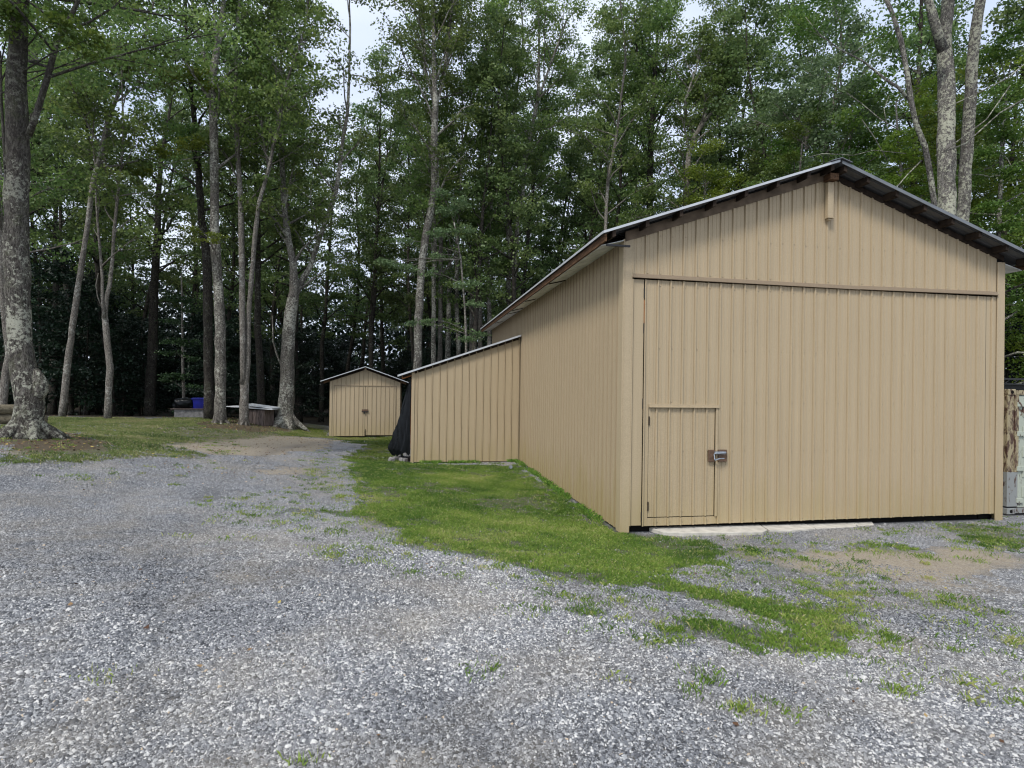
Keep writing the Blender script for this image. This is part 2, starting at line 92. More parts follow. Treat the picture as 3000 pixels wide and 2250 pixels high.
('young_tree', 'bushy yellow green tree behind the right roof slope, left of the lichen covered trunks', 'young trees with layered leaves', 1, [[[16.462, 11.578, -0.1, 0.08], [16.462, 11.578, 9.618, 0.064], [16.432, 11.574, 11.6, 0.057], [16.271, 11.596, 13.014, 0.042], [16.18, 11.605, 14.429, 0.028]]], 11, 7, 0, 3.2, 50, 1, [[15.75, 10.88, 12.66, 0.71, 0.42], [15.21, 10.98, 12.24, 0.57, 0.28], [16.03, 10.83, 11.98, 0.64, 0.35], [14.7, 11.07, 10.73, 0.85, 0.35], [13.88, 11.22, 10.99, 0.85, 0.28], [15.64, 10.91, 11.02, 0.71, 0.35], [16.32, 10.79, 10.48, 0.57, 0.35], [15.38, 10.96, 10.06, 0.71, 0.28], [16.44, 10.76, 11.3, 0.42, 0.28], [13.49, 11.29, 10.44, 0.71, 0.21], [17.06, 10.63, 14.87, 0.71, 0.42], [16.53, 10.73, 14.04, 0.57, 0.35]], 1.0, 0),
('tree', 'broad bright green leafy tree filling the right edge beside the barn', 'tall lichen covered trunks right of the barn ridge', 1, [[[18.49, 9.206, -0.11, 0.114], [18.49, 9.206, 5.696, 0.091], [18.45, 9.2, 8.292, 0.078], [18.529, 9.171, 11.538, 0.065], [18.681, 9.131, 14.137, 0.052]]], 14, 2.5, 26, 4.2, 20, 2, [[17.27, 8.58, 12.7, 0.78, 0.39], [18.02, 8.45, 12.09, 0.78, 0.39], [17.17, 8.6, 11.2, 0.78, 0.39], [18.17, 8.43, 10.59, 0.78, 0.39], [17.32, 8.58, 9.32, 0.65, 0.39], [18.07, 8.45, 8.71, 0.78, 0.39], [18.0, 8.44, 13.71, 0.78, 0.39], [17.49, 8.53, 14.96, 0.78, 0.52], [18.21, 8.39, 15.72, 0.65, 0.52], [18.22, 8.43, 6.84, 0.65, 0.39], [17.6, 8.54, 7.58, 0.65, 0.39], [18.49, 8.39, 5.59, 0.52, 0.26]], 1.0, 0),
]
GRASS=[(1.0, [(-5.53, 10.04), (-5.21, 14.71), (-4.46, 16.66), (-3.89, 12.34), (-3.54, 8.78), (-0.2, 8.14), (-0.12, 4.87), (0.1, 1.53), (0.02, 0.07), (0.38, -0.25), (1.03, -0.56), (1.35, -0.98), (0.56, -1.85), (-0.48, -2.63), (-0.13, -3.0), (0.18, -3.26), (0.33, -3.54), (0.76, -3.72), (0.93, -4.1), (0.81, -4.44), (0.24, -4.84), (-0.21, -5.12), (-0.66, -5.24), (-0.92, -5.04), (-1.21, -4.84), (-1.32, -4.57), (-1.17, -4.34), (-0.64, -4.28), (-0.39, -4.48), (-0.22, -4.36), (-0.35, -4.03), (-0.63, -3.72), (-0.8, -3.44), (-0.89, -3.17), (-1.26, -3.31), (-1.64, -3.19), (-1.95, -2.78), (-2.13, -2.34), (-2.54, -2.01), (-3.04, -1.72), (-3.51, -1.28), (-3.71, -0.74), (-3.59, -0.2), (-4.18, 0.41), (-4.88, 0.79), (-5.32, 0.76), (-5.64, 0.26), (-5.79, 0.65), (-5.39, 1.18), (-4.64, 1.3), (-4.29, 1.85), (-4.58, 2.82), (-4.6, 4.09), (-5.07, 6.26)]),
(0.9, [(-19.14, 16.37), (-18.28, 18.35), (-13.87, 20.26), (-14.31, 41.87), (-12.43, 39.66), (-7.67, 23.22), (-7.11, 18.91), (-8.86, 16.12), (-9.5, 13.14), (-9.86, 10.0), (-9.87, 8.22), (-8.72, 6.9), (-8.48, 6.15), (-9.39, 5.55), (-10.02, 4.24), (-10.54, 3.62), (-11.06, 3.15)]),
(0.9, [(-7.36, 20.53), (-3.8, 19.64), (-4.05, 12.27), (-5.03, 14.78), (-6.25, 16.07)]),
(0.55, [(0.93, -0.44), (2.36, -1.0), (1.92, -2.8), (1.52, -3.75), (0.95, -4.31), (0.56, -3.53), (0.02, -2.82), (-0.36, -2.5)]),
(0.95, [(-2.15, -3.96), (-1.95, -3.9), (-1.78, -4.08), (-1.85, -4.22), (-2.06, -4.13)]),
(0.95, [(-1.97, -4.76), (-1.65, -4.66), (-1.66, -4.86), (-1.97, -4.86)]),
(0.95, [(1.39, -4.44), (1.78, -4.56), (1.86, -4.88), (1.57, -5.08), (1.4, -4.9), (1.21, -4.71)]),
(0.95, [(3.26, -1.11), (4.33, -1.15), (4.21, -1.69), (3.28, -1.83)]),
(0.95, [(6.26, -0.07), (7.4, -0.58), (5.46, -2.11), (5.29, -1.83), (5.32, -1.12)]),
(0.85, [(2.35, -3.44), (2.7, -3.96), (2.35, -4.3), (2.12, -4.06), (1.85, -3.76)]),
(0.95, [(-5.54, -0.16), (-5.18, 0.03), (-5.05, -0.35), (-5.34, -0.5)]),
(0.9, [(-7.17, 1.45), (-6.74, 1.73), (-6.63, 1.35), (-6.98, 1.11)]),
(0.85, [(-5.31, 3.86), (-5.06, 4.22), (-4.94, 3.59)]),
(0.95, [(-3.01, -5.54), (-2.89, -5.51), (-2.92, -5.6), (-3.01, -5.59)]),
(0.8, [(-8.95, 3.49), (-8.76, 3.76), (-8.63, 3.43), (-8.78, 3.21)]),
(0.8, [(-8.4, 3.39), (-8.05, 3.74), (-7.96, 3.37)]),
(0.8, [(-4.98, 2.74), (-4.62, 2.72), (-4.6, 2.06), (-4.95, 2.17)]),
(0.85, [(-1.81, -6.21), (-1.68, -6.18), (-1.66, -6.23), (-1.79, -6.26)]),
(0.8, [(-5.42, -1.2), (-5.17, -1.04), (-5.16, -1.35), (-5.33, -1.47)]),
(0.8, [(-2.43, -5.08), (-2.25, -5.06), (-2.33, -5.2)]),
(0.4, [(0.86, -5.41), (1.05, -5.39), (0.95, -5.48), (0.78, -5.5)]),
(0.8, [(-4.26, -2.83), (-4.1, -2.75), (-4.11, -2.96)]),
(0.8, [(-0.17, -5.23), (0.12, -5.18), (-0.02, -5.36), (-0.21, -5.32)]),
(0.8, [(-9.02, 1.88), (-8.75, 2.24), (-8.61, 1.86), (-8.83, 1.64)]),
(0.4, [(-4.05, -0.48), (-3.37, 0.01), (-2.98, -0.62), (-3.39, -1.41), (-3.83, -1.07)])]
DIRT=[(1.0, [(-10.44, 9.44), (-10.35, 15.01), (-9.17, 17.6), (-6.62, 17.55), (-6.53, 11.54), (-7.54, 7.61), (-8.81, 7.17), (-9.73, 7.84)]),
(0.8, [(-13.06, 14.73), (-11.71, 18.45), (-9.27, 22.34), (-8.9, 20.34), (-10.18, 11.83), (-11.83, 12.38)]),
(0.9, [(-13.19, 6.02), (-12.66, 8.72), (-11.1, 7.12), (-10.46, 6.4), (-10.61, 4.55), (-11.69, 3.92)]),
(0.95, [(1.12, -1.24), (2.35, -1.56), (3.36, -1.28), (4.21, -1.69), (5.46, -2.11), (3.99, -3.28), (3.04, -3.16), (2.32, -2.88), (1.43, -2.31)]),
(0.85, [(-4.57, 0.63), (-3.75, 0.59), (-3.66, 0.01), (-4.36, -0.01)]),
(0.85, [(0.32, -4.81), (1.09, -4.69), (0.74, -5.03), (0.2, -5.09)]),
(0.8, [(-7.13, 5.91), (-5.79, 7.35), (-5.56, 5.63), (-6.8, 4.53)]),
(0.8, [(2.56, -2.97), (3.1, -3.67), (2.6, -3.94), (2.05, -3.44)]),
(0.8, [(-5.46, -5.15), (-4.72, -5.59), (-4.48, -6.24), (-4.85, -6.23)]),
(0.35, [(-0.09, -5.7), (0.75, -5.85), (0.01, -6.43), (-0.81, -6.28)]),
(0.85, [(-5.54, -3.72), (-5.42, -3.69), (-5.38, -3.85), (-5.46, -3.88)])]
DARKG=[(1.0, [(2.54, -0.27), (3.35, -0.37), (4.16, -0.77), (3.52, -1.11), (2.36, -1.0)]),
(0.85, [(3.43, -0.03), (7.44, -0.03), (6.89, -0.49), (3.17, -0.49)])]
LITTER=[(1.0, [(-14.06, 7.09), (-13.15, 9.92), (-10.75, 6.6), (-10.84, 5.35), (-12.24, 4.28)]),
(0.9, [(-12.69, 18.53), (-12.81, 41.76), (-8.7, 21.73), (-9.73, 16.73), (-11.79, 16.33)])]
rng = np.random.default_rng(7)
# ---------------------------------------------------------------- helpers
def tag(o, label=None, cat=None, group=None, kind=None):
    if label: o['label'] = label
    if cat: o['category'] = cat
    if group: o['group'] = group
    if kind: o['kind'] = kind
    return o
def empty(name, loc=(0, 0, 0), label=None, cat=None, group=None):
    o = bpy.data.objects.new(name, None); o.location = loc; COL.objects.link(o); o.empty_display_size = .3
    return tag(o, label, cat, group)
def link(name, me, mat, parent=None):
    o = bpy.data.objects.new(name, me); COL.objects.link(o)
    if mat is not None and not me.materials: me.materials.append(mat)
    if parent is not None:
        o.parent = parent
        # meshes are written in world coordinates: undo the chain of parents
        p = parent; off = Vector((0, 0, 0))
        while p is not None: off += p.location; p = p.parent
        o.location = -off
    return o
def npmesh(name, V, F, smooth=False, attrs=None):
    """V (n,3), F (m,k) array with constant k"""
    V = np.ascontiguousarray(V, np.float32); F = np.ascontiguousarray(F, np.int32); k = F.shape[1]
    me = bpy.data.meshes.new(name); me.vertices.add(len(V)); me.vertices.foreach_set('co', V.ravel())
    me.loops.add(F.size); me.loops.foreach_set('vertex_index', F.ravel())
    me.polygons.add(len(F)); me.polygons.foreach_set('loop_start', np.arange(0, F.size, k, dtype=np.int32))
    if smooth: me.polygons.foreach_set('use_smooth', np.ones(len(F), bool))
    me.update(calc_edges=True)
    for nm, arr in (attrs or {}).items():
        a = me.attributes.new(nm, 'FLOAT', 'POINT'); a.data.foreach_set('value', np.ascontiguousarray(arr, np.float32))
    return me
class MB:
    def __init__(s): s.v = []; s.f = []
    def add(s, V, F):
        b = len(s.v); s.v.extend([tuple(map(float, p)) for p in V]); s.f.extend([tuple(b+i for i in q) for q in F]); return s
    def box(s, a, b, rz=0, piv=None):
        x0, y0, z0 = a; x1, y1, z1 = b
        V = [(x0,y0,z0),(x1,y0,z0),(x1,y1,z0),(x0,y1,z0),(x0,y0,z1),(x1,y0,z1),(x1,y1,z1),(x0,y1,z1)]
        if rz:
            c, q = math.cos(rz), math.sin(rz); px, py = piv or ((x0+x1)/2, (y0+y1)/2)
            V = [(px+(x-px)*c-(y-py)*q, py+(x-px)*q+(y-py)*c, z) for x, y, z in V]
        return s.add(V, [(0,3,2,1),(4,5,6,7),(0,1,5,4),(1,2,6,5),(2,3,7,6),(3,0,4,7)])
    def hexa(s, V): return s.add(V, [(0,3,2,1),(4,5,6,7),(0,1,5,4),(1,2,6,5),(2,3,7,6),(3,0,4,7)])
    def tube(s, P, R, k=8, cap=True):
        P = [Vector(p) for p in P]; V = []; n = len(P); F = []
        ref = Vector((.13, .97, .2))
        for i, p in enumerate(P):
            t = (P[min(i+1, n-1)]-P[max(i-1, 0)]).normalized()
            a = t.cross(ref)
            if a.length < .05: a = t.cross(Vector((1, 0, 0)))
            a.normalize(); b = t.cross(a)
            for j in range(k):
                w = 2*PI*j/k; V.append(p+(a*math.cos(w)+b*math.sin(w))*R[i])
        for i in range(n-1):
            for j in range(k): F.append((i*k+j, i*k+(j+1) % k, (i+1)*k+(j+1) % k, (i+1)*k+j))
        if cap: F += [tuple(range(k)), tuple(reversed(range((n-1)*k, n*k)))]
        return s.add(V, F)
    def mesh(s, name, smooth=False, bevel=0):
        me = bpy.data.meshes.new(name); me.from_pydata(s.v, [], s.f)
        bm = bmesh.new(); bm.from_mesh(me); bmesh.ops.recalc_face_normals(bm, faces=bm.faces)
        if bevel: bmesh.ops.bevel(bm, geom=list(bm.edges), offset=bevel, segments=1, affect='EDGES', profile=.5)
        bm.to_mesh(me); bm.free()
        if smooth: me.polygons.foreach_set('use_smooth', [True]*len(me.polygons))
        me.update(); return me
    def build(s, name, mat, parent=None, smooth=False, bevel=0): return link(name, s.mesh(name, smooth, bevel), mat, parent)
# ---------------------------------------------------------------- material helpers
class Mat:
    def __init__(s, name, rough=.7, spec=.4, metal=0):
        s.m = bpy.data.materials.new(name); s.m.use_nodes = True; s.t = s.m.node_tree; s.b = s.t.nodes['Principled BSDF']
        s.b.inputs['Roughness'].default_value = rough; s.b.inputs['Specular IOR Level'].default_value = spec; s.b.inputs['Metallic'].default_value = metal
        s.out = s.t.nodes['Material Output']; s.tc = None
    def n(s, typ, **kw):
        x = s.t.nodes.new(typ)
        for k, v in kw.items():
            if hasattr(x, k): setattr(x, k, v)
        return x
    def L(s, a, b): s.t.links.new(a, b)
    def pos(s, scale=(1, 1, 1), world=False):
        if world: o = s.n('ShaderNodeNewGeometry').outputs['Position']
        else: o = s.n('ShaderNodeTexCoord').outputs['Object']
        mp = s.n('ShaderNodeMapping'); mp.inputs['Scale'].default_value = scale; s.L(o, mp.inputs[0]); return mp.outputs[0]
    def noise(s, vec, scale=5, detail=4, rough=.55, dist=0):
        x = s.n('ShaderNodeTexNoise'); x.inputs['Scale'].default_value = scale; x.inputs['Detail'].default_value = detail
        x.inputs['Roughness'].default_value = rough; x.inputs['Distortion'].default_value = dist; s.L(vec, x.inputs['Vector']); return x.outputs['Fac']
    def ramp(s, fac, stops):
        x = s.n('ShaderNodeValToRGB'); e = x.color_ramp.elements
        while len(e) < len(stops): e.new(.5)
        for i, (p, c) in enumerate(stops):
            e[i].position = p; e[i].color = (c, c, c, 1) if isinstance(c, (int, float)) else (*c, 1)
        s.L(fac, x.inputs[0]); return x.outputs[0]
    def mix(s, fac, a, b, typ='MIX'):
        x = s.n('ShaderNodeMix', data_type='RGBA', blend_type=typ)
        for sock, v in ((x.inputs[0], fac), (x.inputs[6], a), (x.inputs[7], b)):
            if isinstance(v, (int, float)): sock.default_value = v
            elif isinstance(v, tuple): sock.default_value = (*v, 1)
            else: s.L(v, sock)
        return x.outputs[2]
    def math(s, op, a, b=None, clamp=False):
        x = s.n('ShaderNodeMath', operation=op); x.use_clamp = clamp
        for i, v in enumerate((a, b)):
            if v is None: continue
            if isinstance(v, (int, float)): x.inputs[i].default_value = v
            else: s.L(v, x.inputs[i])
        return x.outputs[0]
    def attr(s, name): return s.n('ShaderNodeAttribute', attribute_name=name).outputs['Fac']
    def col(s, c):
        if isinstance(c, tuple): s.b.inputs['Base Color'].default_value = (*c, 1)
        else: s.L(c, s.b.inputs['Base Color'])
        return s
    def bump(s, h, strength=.4, dist=.02):
        x = s.n('ShaderNodeBump'); x.inputs['Strength'].default_value = strength; x.inputs['Distance'].default_value = dist
        s.L(h, x.inputs['Height']); s.L(x.outputs[0], s.b.inputs['Normal']); return s
    def sep(s, v):
        x = s.n('ShaderNodeSeparateXYZ'); s.L(v, x.inputs[0]); return x.outputs
def tan_paint(name, base, green=0.):
    M = Mat(name, .55, .35); p = M.pos(world=True)
    big = M.noise(p, .9, 4); fine = M.noise(M.pos((60, 60, 60), True), 1, 3); streak = M.noise(M.pos((14, 14, .35), True), 1, 4)
    c = M.mix(M.ramp(big, [(.3, 0.), (.7, 1.)]), tuple(v*.95 for v in base), tuple(v*1.04 for v in base))
    c = M.mix(.5, c, M.ramp(streak, [(.3, tuple(v*.86 for v in base)), (.7, tuple(v*1.1 for v in base))]))
    c = M.mix(.22, c, M.ramp(fine, [(.3, tuple(v*.62 for v in base)), (.7, tuple(v*1.4 for v in base))]))
    z = M.sep(p)[2]
    if green:   # algae grown up from the ground, ragged upper edge
        g = M.math('ADD', M.math('MULTIPLY', z, -.55), M.math('MULTIPLY', M.noise(M.pos((5, 5, .8), True), 1, 4), 1.3))
        c = M.mix(M.math('MULTIPLY', M.ramp(g, [(.15, 0.), (.75, 1.)]), green), c, (base[0]*.86, base[1]*.86, base[2]*.62))
    d = M.ramp(M.noise(M.pos((9, 9, 9), True), 1, 2), [(.74, 0.), (.78, 1.)])
    c = M.mix(M.math('MULTIPLY', d, .12), c, (.2, .15, .09))
    if green > .9:   # shade on the rib flanks, painted into the colour as dark brown
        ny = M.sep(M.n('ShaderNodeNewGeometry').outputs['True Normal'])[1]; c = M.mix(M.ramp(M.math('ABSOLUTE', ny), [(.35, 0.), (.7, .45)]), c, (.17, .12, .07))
    return M.col(c).bump(fine, .12, .004)
TAN = (.452, .357, .228)
M_front = tan_paint('tan_paint', TAN, .45).m
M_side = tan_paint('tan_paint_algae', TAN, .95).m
M_trim = tan_paint('tan_trim', (.31, .235, .155)).m
def simple(name, c, rough=.7, spec=.4, metal=0, var=.25, scale=8, bump=.2, world=False, sc3=(1, 1, 1)):
    M = Mat(name, rough, spec, metal); p = M.pos(sc3, world); n = M.noise(p, scale, 5)
    M.col(M.ramp(n, [(.3, tuple(v*(1-var) for v in c)), (.7, tuple(v*(1+var) for v in c))]))
    if bump: M.bump(n, bump, .01)
    return M.m
M_dark = simple('dark_interior', (.012, .011, .010), .9, .1)
M_wood = simple('weathered_brown_wood', (.12, .066, .036), .8, .2, var=.55, scale=6, sc3=(6, 1, 6))
M_wood2 = simple('dark_purlin_wood', (.035, .024, .017), .85, .2, var=.5, scale=9)
M_board = simple('grey_brown_rake_board', (.15, .11, .075), .8, .2, var=.4, scale=5)
M_orange = simple('fresh_orange_lumber', (.42, .17, .06), .7, .3, var=.3, scale=12)
M_soffit = simple('pale_foil_soffit', (.72, .73, .70), .6, .5, var=.25, scale=4)
M_roof = simple('galvanised_roof_sheet', (.15, .15, .15), .6, .3, .2, var=.15, scale=3)
M_edge = simple('bright_sheet_edge', (.55, .57, .59), .45, .5, .1, var=.08, scale=6)
M_black = simple('black_steel', (.02, .02, .022), .5, .5, .3)
M_steel = simple('worn_zinc_steel', (.35, .38, .42), .4, .5, .8, var=.3, scale=20)
M_lock = simple('brown_steel_plate', (.13, .075, .045), .55, .5, .1, var=.35, scale=20)
M_conc = simple('pale_concrete', (.52, .49, .43), .9, .2, var=.2, scale=6, bump=.5)
M_block = simple('grey_block', (.24, .23, .22), .95, .1, var=.4, scale=9, bump=.6)
M_plank = simple('weathered_grey_red_planks', (.16, .125, .11), .9, .15, var=.55, scale=5, sc3=(5, 5, .7))
M_white = simple('white_sheet', (.62, .64, .66), .5, .4, var=.12, scale=6)
M_blue = simple('blue_plastic', (.004, .008, .24), .45, .5, var=.5, scale=2)
M_tarp = simple('black_plastic_tarp', (.004, .005, .006), .3, .22, var=.5, scale=4, bump=.5)
M_bucket = simple('white_plastic', (.5, .5, .47), .5, .4)
M_log = simple('weathered_timber', (.17, .145, .10), .9, .15, var=.5, scale=3, sc3=(1, 6, 6), bump=.6)
# ---------------------------------------------------------------- masks on the ground
def inpoly(x, y, P):
    P = np.array(P); r = np.zeros(x.shape, bool); n = len(P); j = n-1
    for i in range(n):
        xi, yi = P[i]; xj, yj = P[j]
        c = ((yi > y) != (yj > y)) & (x < (xj-xi)*(y-yi)/((yj-yi) if yj != yi else 1e-9)+xi); r ^= c; j = i
    return r
class VN:   # cheap value noise
    def __init__(s, seed): s.g = np.random.default_rng(seed).random((256, 256))
    def __call__(s, x, y, f=1.):
        x = np.asarray(x)*f+77.3; y = np.asarray(y)*f+31.7; xi = np.floor(x).astype(int); yi = np.floor(y).astype(int)
        u = x-xi; v = y-yi; u = u*u*(3-2*u); v = v*v*(3-2*v); a = xi % 256; b = yi % 256; a1 = (a+1) % 256; b1 = (b+1) % 256; g = s.g
        return (g[a, b]*(1-u)+g[a1, b]*u)*(1-v)+(g[a, b1]*(1-u)+g[a1, b1]*u)*v
VA, VB, VC = VN(1), VN(2), VN(3)
def mask(polys, x, y, jit=.25):
    jx = x+jit*((VA(x, y, 1.6)-.5)*1.4+(VA(x, y, 5)-.5)); jy = y+jit*((VB(x, y, 1.6)-.5)*1.4+(VB(x, y, 5)-.5))
    m = np.zeros(np.shape(x))
    for d, P in polys:
        if len(P) > 2: m = np.maximum(m, d*inpoly(jx, jy, P))
    return m
def softmask(polys, x, y, jit=.25, rad=.22):
    m = mask(polys, x, y, jit)*.34
    for dx, dy in ((rad, 0), (-rad, 0), (0, rad), (0, -rad), (rad*2, rad*2), (-rad*2, rad*2), (rad*2, -rad*2), (-rad*2, -rad*2)): m = m+mask(polys, x+dx, y+dy, jit)*.0825
    return m
TRK = np.array([(-3.2, -9), (-4.6, -4), (-5.9, 1), (-6.7, 6), (-6.9, 11), (-6.2, 16), (-5.8, 19)], float)
def track(x, y):   # compacted wheel tracks along the drive
    yy = np.clip(y, -9, 19); cx_ = np.interp(yy, TRK[:, 1], TRK[:, 0])+(VA(x*0, y, .3)-.5)*.5; d = np.abs(np.abs(x-cx_)-.85)
    t1 = np.clip(1-d/.34, 0, 1)*(.55+.9*(VB(x, y, 1.1)-.3))
    cx2 = np.interp(yy, [-9, 0, 6, 12], [-8.8, -8.9, -9.6, -8.2]); d2 = np.abs(np.abs(x-cx2)-.85); t2 = np.clip(1-d2/.4, 0, 1)*(.5+.8*(VC(x, y, .9)-.3))*(y < 8)
    return np.clip(np.maximum(t1, t2), 0, 1)
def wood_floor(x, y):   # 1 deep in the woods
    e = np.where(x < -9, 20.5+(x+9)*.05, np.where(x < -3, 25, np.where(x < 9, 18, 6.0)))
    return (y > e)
# ---------------------------------------------------------------- ground
gx = np.concatenate([np.linspace(-260, -34, 14), np.linspace(-30, -21.15, 20), np.arange(-21, 13.0, .13), np.linspace(13.5, 34, 20), np.linspace(50, 260, 12)])
gy = np.concatenate([np.linspace(-200, -27, 12), np.linspace(-20, -9, 12), np.arange(-8.6, 28, .13), np.linspace(28.5, 52, 24), np.linspace(60, 300, 12)])
X, Y = np.meshgrid(gx, gy); Z = terrain(X, Y)
near = (np.abs(X+4) < 17) & (Y > -9) & (Y < 28)
Z = Z-.03*track(X, Y)+np.where(near, (VA(X, Y, .7)-.5)*.05+(VB(X, Y, 3)-.5)*.018, 0)*np.clip(np.abs(X-4)/4-.6, .15, 1)
Gm = softmask(GRASS, X, Y); Dm = mask(DIRT, X, Y, .5); Km = np.maximum(mask(DARKG, X, Y), track(X, Y)*.55); Lm = mask(LITTER, X, Y, .4)
Wm = wood_floor(X, Y).astype(float)
Gm = Gm*(1-Wm)
# a grass verge along the barn side wall is thin; grass outside every traced patch on the far left
Gm = np.where((X < -22) & (Y > 5) & (Y < 20), .9, Gm)
def blur(A, n=1):
    for _ in range(n):
        A = (A+np.roll(A, 1, 0)+np.roll(A, -1, 0)+np.roll(A, 1, 1)+np.roll(A, -1, 1))/5
    return A
Gm, Dm, Km, Lm, Wm = blur(Gm), blur(Dm, 3), blur(Km, 2), blur(Lm, 3), blur(Wm, 4)
ny, nx = X.shape; ii = np.arange(nx*ny).reshape(ny, nx)
F = np.stack([ii[:-1, :-1], ii[:-1, 1:], ii[1:, 1:], ii[1:, :-1]], -1).reshape(-1, 4)
M = Mat('gravel_and_earth', .85, .3)
P = M.pos(world=True); hz = M.sep(P)[2]
def vor(scale, feat='F1', rnd=1.):
    v = M.n('ShaderNodeTexVoronoi', feature=feat); v.inputs['Scale'].default_value = scale; v.inputs['Randomness'].default_value = rnd
    M.L(P, v.inputs['Vector']); return v
v1 = vor(58); c1 = M.sep(v1.outputs['Color'])
v2 = vor(120); c2 = M.sep(v2.outputs['Color'])
stone = M.ramp(c1[0], [(0, (.045, .048, .054)), (.3, (.145, .15, .162)), (.62, (.255, .26, .273)), (.87, (.40, .405, .41)), (1., (.62, .62, .60))])
stone2 = M.ramp(c2[1], [(0, (.08, .085, .095)), (.5, (.25, .257, .272)), (1., (.58, .59, .60))])
gap = M.ramp(v1.outputs['Distance'], [(.25, 0.), (.6, 1.)])
st = M.mix(gap, stone, stone2)
gapd = M.ramp(v2.outputs['Distance'], [(.4, 0.), (.75, 1.)])
st = M.mix(M.math('MULTIPLY', gapd, .7), st, (.045, .045, .05))  # dark shadows between the stones, painted into the ground colour
lar = M.ramp(M.noise(P, .55, 5), [(.35, (.80, .82, .86)), (.66, (1.2, 1.18, 1.13))])
st = M.mix(1., st, lar, 'MULTIPLY')
tanz = M.ramp(M.noise(P, .9, 6, .65), [(.42, 0.), (.72, .55)])
dn = M.noise(P, 9, 6, .7); dn2 = M.noise(P, 45, 4, .7)
dirtc = M.ramp(dn2, [(.3, (.26, .205, .14)), (.5, (.44, .365, .265)), (.7, (.62, .54, .42))])
st = M.mix(tanz, st, M.mix(.5, dirtc, st))
def edge(a, lo=.35, hi=.65, k=.9):
    s = M.math('ADD', a, M.math('MULTIPLY', M.math('SUBTRACT', dn, .5), k)); return M.ramp(s, [(lo, 0.), (hi, 1.)])
dm = edge(M.attr('dirt'), .3, .95, 1.4); km = M.attr('darkg'); gm = edge(M.attr('grass'), .45, .95, 1.1); lm = edge(M.attr('litter'), .3, .8); wm = M.attr('wood')
sp = M.ramp(M.noise(P, 16, 5, .8), [(.36, .55), (.64, 1.4)]); st = M.mix(.8, st, M.mix(1., st, sp, 'MULTIPLY'))
c = M.mix(M.math('MULTIPLY', dm, .82), st, dirtc)
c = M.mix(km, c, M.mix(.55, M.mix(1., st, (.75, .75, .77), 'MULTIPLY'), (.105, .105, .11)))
soil = M.ramp(dn2, [(.3, (.06, .065, .028)), (.55, (.115, .125, .05)), (.8, (.20, .185, .10))])
c = M.mix(M.math('MULTIPLY', gm, .88), c, soil)
lit = M.ramp(dn2, [(.3, (.045, .032, .02)), (.55, (.13, .095, .06)), (.8, (.26, .20, .14))])
c = M.mix(M.math('MULTIPLY', lm, .85), c, lit)
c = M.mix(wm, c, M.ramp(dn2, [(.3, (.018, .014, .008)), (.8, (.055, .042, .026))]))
M.col(c)
h = M.math('ADD', M.math('MULTIPLY', v1.outputs['Distance'], -1.), M.math('MULTIPLY', c1[1], .5))
h = M.math('ADD', h, M.math('MULTIPLY', v2.outputs['Distance'], -.5))
M.bump(h, .85, .022)
M_ground = M.m
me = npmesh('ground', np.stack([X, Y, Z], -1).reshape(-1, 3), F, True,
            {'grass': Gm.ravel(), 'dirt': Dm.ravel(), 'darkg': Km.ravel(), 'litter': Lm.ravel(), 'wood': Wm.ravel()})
tag(link('ground', me, M_ground), kind='structure')
def gz(x, y):
    z = terrain(x, y)-.03*track(x, y); return z+((VA(x, y, .7)-.5)*.05+(VB(x, y, 3)-.5)*.018)*np.clip(np.abs(np.asarray(x)-4)/4-.6, .15, 1)
# ---------------------------------------------------------------- loose gravel stones near the camera
def in_barn(x, y): return ((x > -.12) & (x < 7.75) & (y > -.05) & (y < 15.8)) | ((x > -3.6) & (x < 0) & (y > 8.95) & (y < 15.8)) | ((x > -7.5) & (x < -3.8) & (y > 19.9) & (y < 26)) | ((x > 8.0) & (y > .2) & (y < 7))
def cam_uv(x, y, z):
    d = np.stack([x, y, z], -1)-CAM; w = d@np.array(fw); return d@np.array(r2)/w, d@np.array(u2)/w, w
NS = 1300000
R = 1.9+10.6*rng.random(NS)**1.0; A = yaw+rng.uniform(-.86, .86, NS)
keep = rng.random(NS) < np.clip((R/3.6), .2, 1)*np.clip((12.5-R)/5, .05, 1)
R, A = R[keep], A[keep]
R3 = rng.uniform(9.5, 27, 700000); R = np.concatenate([R, R3]); A = np.concatenate([A, yaw+rng.uniform(-.86, .86, len(R3))])
x = CAM[0]+R*np.sin(A); y = CAM[1]+R*np.cos(A)
g = mask(GRASS, x, y); d = mask(DIRT, x, y, .5); k2 = rng.random(len(x))
keep = (k2 > g*.97) & (rng.random(len(x)) > d*np.where(R > 9.5, 1.15, .92)) & (rng.random(len(x)) > track(x, y)*.6) & ~in_barn(x, y) & (rng.random(len(x)) > .5*(VA(x, y, .6) > .72)); x, y, R = x[keep], y[keep], R[keep]; n = len(x)
z = gz(x, y)
base = np.array([(1, .1, -.3), (.1, .95, -.3), (-.95, .15, -.3), (-.1, -.95, -.3), (.42, .1, .75), (-.4, .05, .7)])
bf = np.array([(0, 1, 4), (1, 5, 4), (1, 2, 5), (2, 3, 5), (3, 4, 5), (3, 0, 4)])
s = np.clip(rng.lognormal(math.log(.0068), .34, n), .0035, .022)*(1+R*.03)*np.where(R > 9.5, 1+np.clip((R-9.5)/20, 0, .3), 1)
an = rng.uniform(0, 2*PI, n); asp = rng.uniform(.55, 1, n)
Vb = base[None]+rng.uniform(-.24, .24, (n, 6, 3))
lx = Vb[:, :, 0]*s[:, None]*1.15; ly = Vb[:, :, 1]*(s*asp)[:, None]; lz = Vb[:, :, 2]*(s*rng.uniform(.45, .9, n))[:, None]+lx*rng.uniform(-.35, .35, n)[:, None]
